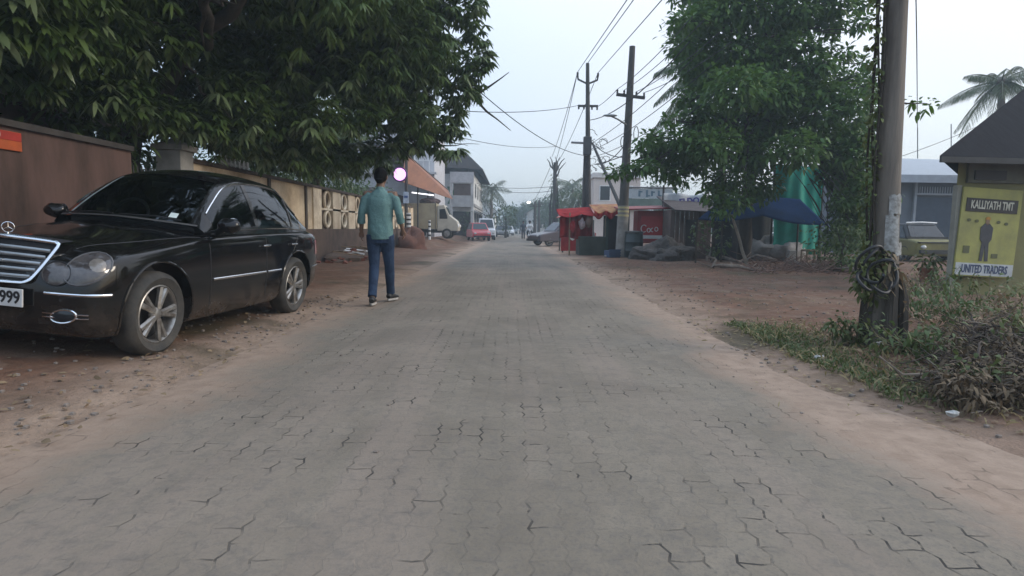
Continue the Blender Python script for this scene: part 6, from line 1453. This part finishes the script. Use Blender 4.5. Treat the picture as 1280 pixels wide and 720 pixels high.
def far_pole(px, py0, Y, lab, vine=False, lamp=False, h=None):
    top = P(px, py0, Y); b = Vector((top.x, Y, 0)); r = thing('utility_pole', lab, 'utility pole', tuple(b), 0, 'utility poles')
    obj('shaft', MB().tube([b, b.lerp(top, .5), top], [.20, .17, .13], 10), POLED, r, smooth=True)
    if vine:
        k = MB()
        for i, (dx, dz) in enumerate(((-.75, .45), (.75, .6), (-.4, .75), (.35, .8), (.1, .9), (.9, .1))): k.tube(wig(top+Vector((0, 0, -.7-.1*i)), top+Vector((dx*.85, 0, dz*.5)), 4, .15, i+3), [.08, .065, .05, .04, .02], 6)
        for i in range(3): k.tube(wig(b+Vector((-.38+.3*i, .1, 0)), b+Vector((-.25+.22*i, .1, top.z*U(.5, .9))), 6, .03, i), [.13, .12, .10, .09, .08, .06, .03], 6)
        obj('bare_branch', k, POLED, r, smooth=True)
        C = [(b.x+U(-.2, .2), Y+U(-.2, .2), U(.6, top.z-.4), U(.16, .32), 1) for _ in range(26)]; V, t, q = cloud(C, 260, .12, .07, .3, jit=.8, shell=.3); leaf_obj('vine', V, t, q, FOLH, r)
    else:
        obj('crossarm', MB().box(top+Vector((0, 0, -.5)), (1.3, .1, .1)), POLED, r)
    if lamp:
        p = top+Vector((-.7, -.2, -.1)); a = obj('lamp_arm', MB().tube([top+Vector((0, 0, -.5)), p], .04, 6), POLED, r)
        obj('lit_lamp', MB().ball(p, (.2, .15, .12), 8), mat('lamp_lit', (1, .97, .9), .4, 0, emit=3), a, smooth=True)
    return top
T3 = far_pole(694, 203, 47, 'pole wrapped in creeper with pruned bare branches on top', True)
T4 = far_pole(669, 252, 66, 'far dark pole with a lit lamp near the rider', False, True)
T5 = far_pole(674, 250, 76, 'farthest dark pole close behind the lit lamp pole')
# ------------------------------------------------------------------ near pole with vine
def near_pole():
    Y = 5.35; b = Vector((P(1101, 440, Y).x, Y, gh(3.24, Y)-.05)); top = P(1127, -160, Y)
    r = thing('street_pole', 'thick weathered grey pole wrapped with vine at the right roadside', 'pole', tuple(b)); lean = lambda z: b.lerp(top, (z-b.z)/(top.z-b.z))
    def shaft(u, v):
        z = b.z+(top.z-b.z)*u; c = lean(z); a = 2*PI*v; R = .100 + .030*max(0, 1-z/1.2) - .004*z + .006*noise.noise(Vector((math.cos(a)*2.5, math.sin(a)*2.5, z*.5))) + .004*noise.noise(Vector((math.cos(a)*7, math.sin(a)*7, z*2)))
        return (c.x+R*math.cos(a), c.y+R*math.sin(a), z)
    obj('shaft', MB().grid(shaft, 60, 28), BARKG, r, smooth=True)
    # old paper posters
    for z, a0, a1, h in ((1.06, -2.2, -1.2, .30), (1.30, -2.0, -1.0, .17), (.92, -1.5, -.8, .12)):
        def paper(u, v):
            zz = z+h*(v-.5); c = lean(zz); a = a0+(a1-a0)*u; R = .1185+.030*max(0, 1-zz/1.2)-.004*zz; j = .02*noise.noise(Vector((u*6, v*6, z*9)))
            return (c.x+R*math.cos(a+j), c.y+R*math.sin(a+j), zz+j*1.5)
        obj('old_poster', MB().grid(paper, 10, 8), mat('poster_torn', (.34, .34, .32), .9, .5, 22, c2=(.15, .14, .125)), r, smooth=True)
    k = MB()
    # dead hollow foot: sleeves of old bark and loops of black cable
    for i in range(16):
        a = U(0, 2*PI); z = b.z+.02; c = lean(z); k.tube([(c.x+.16*math.cos(a), c.y+.16*math.sin(a), z-.05), (c.x+.145*math.cos(a), c.y+.145*math.sin(a), z+U(.2, .45)), (c.x+.12*math.cos(a+.2), c.y+.12*math.sin(a+.2), z+U(.5, .8))], [.05, .04, .015], 6)
    obj('bark_flare', k, BARK, r, smooth=True)
    w = MB()
    for i, (px, py, rx, rz_) in enumerate(((1098, 338, 22, 26), (1092, 330, 18, 22), (1104, 345, 16, 20), (1088, 350, 14, 12))):
        c = P(px, py, Y-.17-.02*i); s = Y/F
        w.tube([c+Vector((rx*s*math.cos(t), .05*math.sin(t*2+i), rz_*s*math.sin(t))) for t in np.linspace(-.9+i, 3.9+i, 20)], .013, 6)
    obj('cable_loop', w, WIRE, r, smooth=True)
    # vine up the left side
    vn = MB(); C = []
    for i in range(4):
        vn.tube([lean(z)+Vector((-.112+.02*math.sin(z*3+i*2), -.02+.04*i, 0)) for z in np.linspace(.2, top.z-.1, 30)], [.010]*30, 5)
    obj('vine_stem', vn, BARK, r, smooth=True)
    for z in np.linspace(.55, top.z-.05, 60):
        c = lean(z); C.append((c.x-.13+U(-.03, .015), c.y+.02+U(-.06, .08), z, U(.035, .062), 1.3))
    for px, py, rr in ((1072, 330, .10), (1082, 342, .13), (1078, 355, .10), (1095, 322, .11), (1110, 330, .09), (1090, 365, .10), (1074, 347, .09)):
        p = P(px, py, Y-.1); C.append((p.x, p.y, p.z, rr, 1))
    V, t, q = cloud(C, 4600, .05, .028, .4, jit=.7, shell=.2); leaf_obj('vine_leaves', V, t, q, FOLY, r)
    tw = MB(); c = lean(P(1112, 128, Y).z); e = P(1163, 130, Y); tw.tube(wig(c, e, 5, .06, 3), [.012, .010, .008, .006, .004, .003], 5)
    obj('side_twig', tw, BARK, r)
    C = [(*P(px, py, Y), .05, .8) for px, py in ((1140, 124), (1150, 130), (1158, 128), (1148, 138), (1165, 134))]; V, t, q = cloud(C, 2600, .07, .03, .4); leaf_obj('twig_leaves', V, t, q, FOL2, r)
    # dried creeper collar at the loops
    C = [(*P(px, py, Y-.05), .09, 1) for px, py in ((1100, 330), (1112, 345), (1096, 352), (1118, 335), (1105, 318))]; V, t, q = cloud(C, 2600, .09, .03, .6, jit=.9); leaf_obj('dry_creeper', V, t, q, DRY, r)
    tag(obj('service_wire', MB().tube([P(1144, -60, 5.6), P(1146, 60, 9), P(1147, 176, 30)], [.006, .007, .014], 5), WIRE), 'thin wire running down past the near pole to the rod on the metal roof', 'wire')
near_pole()
# ------------------------------------------------------------------ brush heap and weeds
def brush():
    r = thing('brush_heap', 'tangled heap of dead grey branches and roots at the right edge', 'brush heap', tuple(G(1240, 490))); m = MB(); m2 = MB()
    DEAD = mat('dead_wood', (.085, .060, .044), .95, .5, 7, c2=(.035, .026, .02), bump=.5, bscale=24)
    for i in range(620):
        c = G(U(1200, 1340), U(450, 518)); c.y = max(c.y, 2.95+.2*U(0, 1)); z = gh(c.x, c.y); a = U(0, 2*PI); L = U(.15, .62); h = max(.03, .20-abs(c.x-3.7)*.12)
        p = Vector((c.x, c.y, z+U(0, h))); q = p+Vector((math.cos(a)*L, math.sin(a)*L*.7, U(-.12, .18))); q.z = max(q.z, z+.02); d0 = random.choice((.003, .004, .004, .006, .007, .009, .014))
        (m if i % 4 else m2).tube(wig(p, q, 5, .24, i+200), [d0*(1-.13*k) for k in range(6)], 5)
    obj('dead_branches', m, DEAD, r, smooth=True); obj('pale_roots', m2, mat('pale_root', (.19, .155, .12), .95, .4, 9), r, smooth=True)
    C = []
    for i in range(230):
        c = G(U(1180, 1320), U(452, 530)); c.y = max(c.y, 3.1); C.append((c.x, c.y, gh(c.x, c.y)+U(.03, .2), U(.06, .14), .7))
    V, t, q = cloud(C, 1300, .055, .018, .5, jit=1.0, shell=.1, down=.4); leaf_obj('withered_leaves', V, t, q, DRYD, r)
    m3 = MB().ball((3.7, 4.1, -.08), (.8, .8, .2), 14, .3, 9); obj('soil', m3, mat('heap_soil', (.075, .055, .042), .95, .4, 6, bump=.6), r, smooth=True)
brush()
def weed(i, px, py, h, nst, lab, spread=.3, m=FOL3, Ll=.06, dry=.25):
    c = G(px, py); z = gh(c.x, c.y); r = thing('weed', lab, 'weed', (c.x, c.y, z), 0, 'weeds by the near pole'); st = MB(); C = []
    for k in range(nst):
        e = Vector((c.x+random.gauss(0, spread), c.y+random.gauss(0, spread*.6), z+h*U(.5, 1))); pts = wig((c.x+random.gauss(0, spread*.3), c.y+random.gauss(0, spread*.3), z), e, 5, .07, k+i*13)
        st.tube(pts, [.006, .005, .0045, .004, .003, .002], 4)
        for p in pts[1:]: C.append((*p, .07, 1))
    obj('stems', st, mat('weed_stem', (.16, .13, .07), .9, .3), r); V, t, q = cloud(C, 900, Ll, Ll*.42, .4, jit=.7, shell=.3); leaf_obj('leaves', V, t, q, m, r)
weed(1, 1195, 425, .55, 18, 'straggly weed with pale leaves behind the brush heap', .38)
weed(2, 1155, 410, .42, 14, 'dull green weed growing right of the near pole', .3)
weed(3, 1230, 400, .55, 16, 'tall thin weed in front of the kiosk sign', .4, FOLY)
weed(4, 1060, 440, .30, 12, 'low green weed left of the near pole foot', .14, GRS)
weed(5, 1130, 455, .24, 14, 'dense low weed at the front foot of the pole', .2, GRS)
weed(6, 1172, 470, .30, 12, 'green weed between the near pole and brush heap', .18, FOL3)
weed(7, 1175, 372, .5, 14, 'weedy clump in front of the flower pot', .35, FOL3)
weed(8, 1262, 430, .5, 12, 'reddish dry weed standing over the brush heap', .25, DRY)
weed(9, 1130, 380, .45, 12, 'dry brownish weed just behind the near pole', .3, DRY)
litter('straw_litter', 900, lambda: (edge_r(4.2)+.9+random.gauss(0, .5), U(3.2, 7), 0), .055, .012, GRD, 'dry straw and leaf scraps over the low bank by the pole', 'leaf litter')
weed(10, 1215, 505, .22, 12, 'small green weed in front of the brush heap', .16, GRS)
weed(11, 1262, 468, .34, 12, 'yellowish weed growing up through the brush heap', .2, FOLY)
weed(12, 1190, 448, .3, 12, 'dry tan weed at the left flank of the brush heap', .2, DRY)
# scraps of paper
for i, (px, py, lab) in enumerate(((1099, 446, 'white paper scrap in the grass at the pole foot'), (1262, 508, 'white scrap under the brush heap'), (1024, 458, 'small pale scrap at the road edge left of the pole'), (1190, 530, 'pale crumpled scrap on the road edge below the brush heap'))):
    c = G(px, py); tag(obj('paper_scrap', MB().ball((c.x, c.y, gh(c.x, c.y)+.04), (.035, .025, .018), 5, .6, i), mat('scrap_pale', (.42, .41, .38), .8, .3, 20)), lab, 'scrap', 'litter scraps')
# ------------------------------------------------------------------ overhead wires
def wire(a, b, sag, lab, rad=.012, name='overhead_wire', group='overhead wires'):
    a, b = Vector(a), Vector(b); n = 18
    pts = [a.lerp(b, k/n)-Vector((0, 0, sag*4*(k/n)*(1-k/n))) for k in range(n+1)]
    return tag(obj(name, MB().tube(pts, rad, 5, caps=False), WIRE), lab, 'wire', group)
t = TIPS['p1']; L1 = 'power line rising from the curved top bracket towards the viewer'
wire(t[0], P(800, -24, 14), .0, L1, .013); wire(t[2], P(812, -28, 14), .0, L1, .013); wire(t[1], P(850, -26, 13), .0, L1, .013)
L2 = 'faint power line falling from the taller pole to the creeper pole'
for k, (px, py) in enumerate(((690, 196), (694, 204), (699, 200))): wire(TIPS['p1'][0 if k < 2 else 1], P(px, py, 47), .25, L2, .016)
for k in range(2): wire(T3+Vector((-.3+.6*k, 0, -.2)), T4+Vector((-.5+k, 0, -.5)), .25, 'faint line from the creeper pole to the lamp pole', .018)
L3 = 'cable rising from the crossarm of the nearer pole behind the tiered tree'
for k, (px, py) in enumerate(((866, 20), (880, 25), (900, 40), (915, 52))): wire(TIPS['p2'][k], P(px, py, 13.5), .12, L3, .011)
L4 = 'slack service cable crossing from the taller pole past the nearer pole'
for k, (p, q) in enumerate((((738, 180), (880, 60)), ((740, 188), (900, 72)), ((742, 196), (905, 95)), ((745, 205), (900, 112)), ((738, 150), (862, 52)))): 
    wire(P(*p, 27.5), P(*q, 15), .18+.05*k, L4, .012 if k < 3 else .018)
wire(P(566, 138, 18), TIPS['p1b'][0], .15, 'thin wire crossing the sky from the mango tree to the taller pole', .013)
wire(TIPS['p1b'][1], TIPS['p2'][0], .05, 'short wire between the crossarms of the two poles', .013)
wire(P(597, 112, 16), P(735, 195, 28), .35, 'slanting wire from the mango tree down to the junction box', .013)
wire(P(560, 168, 30), P(694, 183, 47), .3, 'upper faint wire crossing low over the far road', .016)
wire(P(598, 232, 60), P(694, 233, 47), .2, 'middle faint wire crossing low over the far road', .02)
wire(P(596, 229, 62), P(694, 238, 47), .5, 'lowest faint wire crossing low over the far road', .02)
wire(P(1128, 195, 26), P(1226, 156, 30), .05, 'thin wire running from the near pole over the metal roof', .012)
wire(P(742, 205, 27.5), P(790, 168, 22.6), .35, 'drooping cable loop between the two utility poles', .018); wire(P(738, 176, 27.8), P(788, 196, 22.6), .25, 'cable crossing low between the two utility poles', .018)
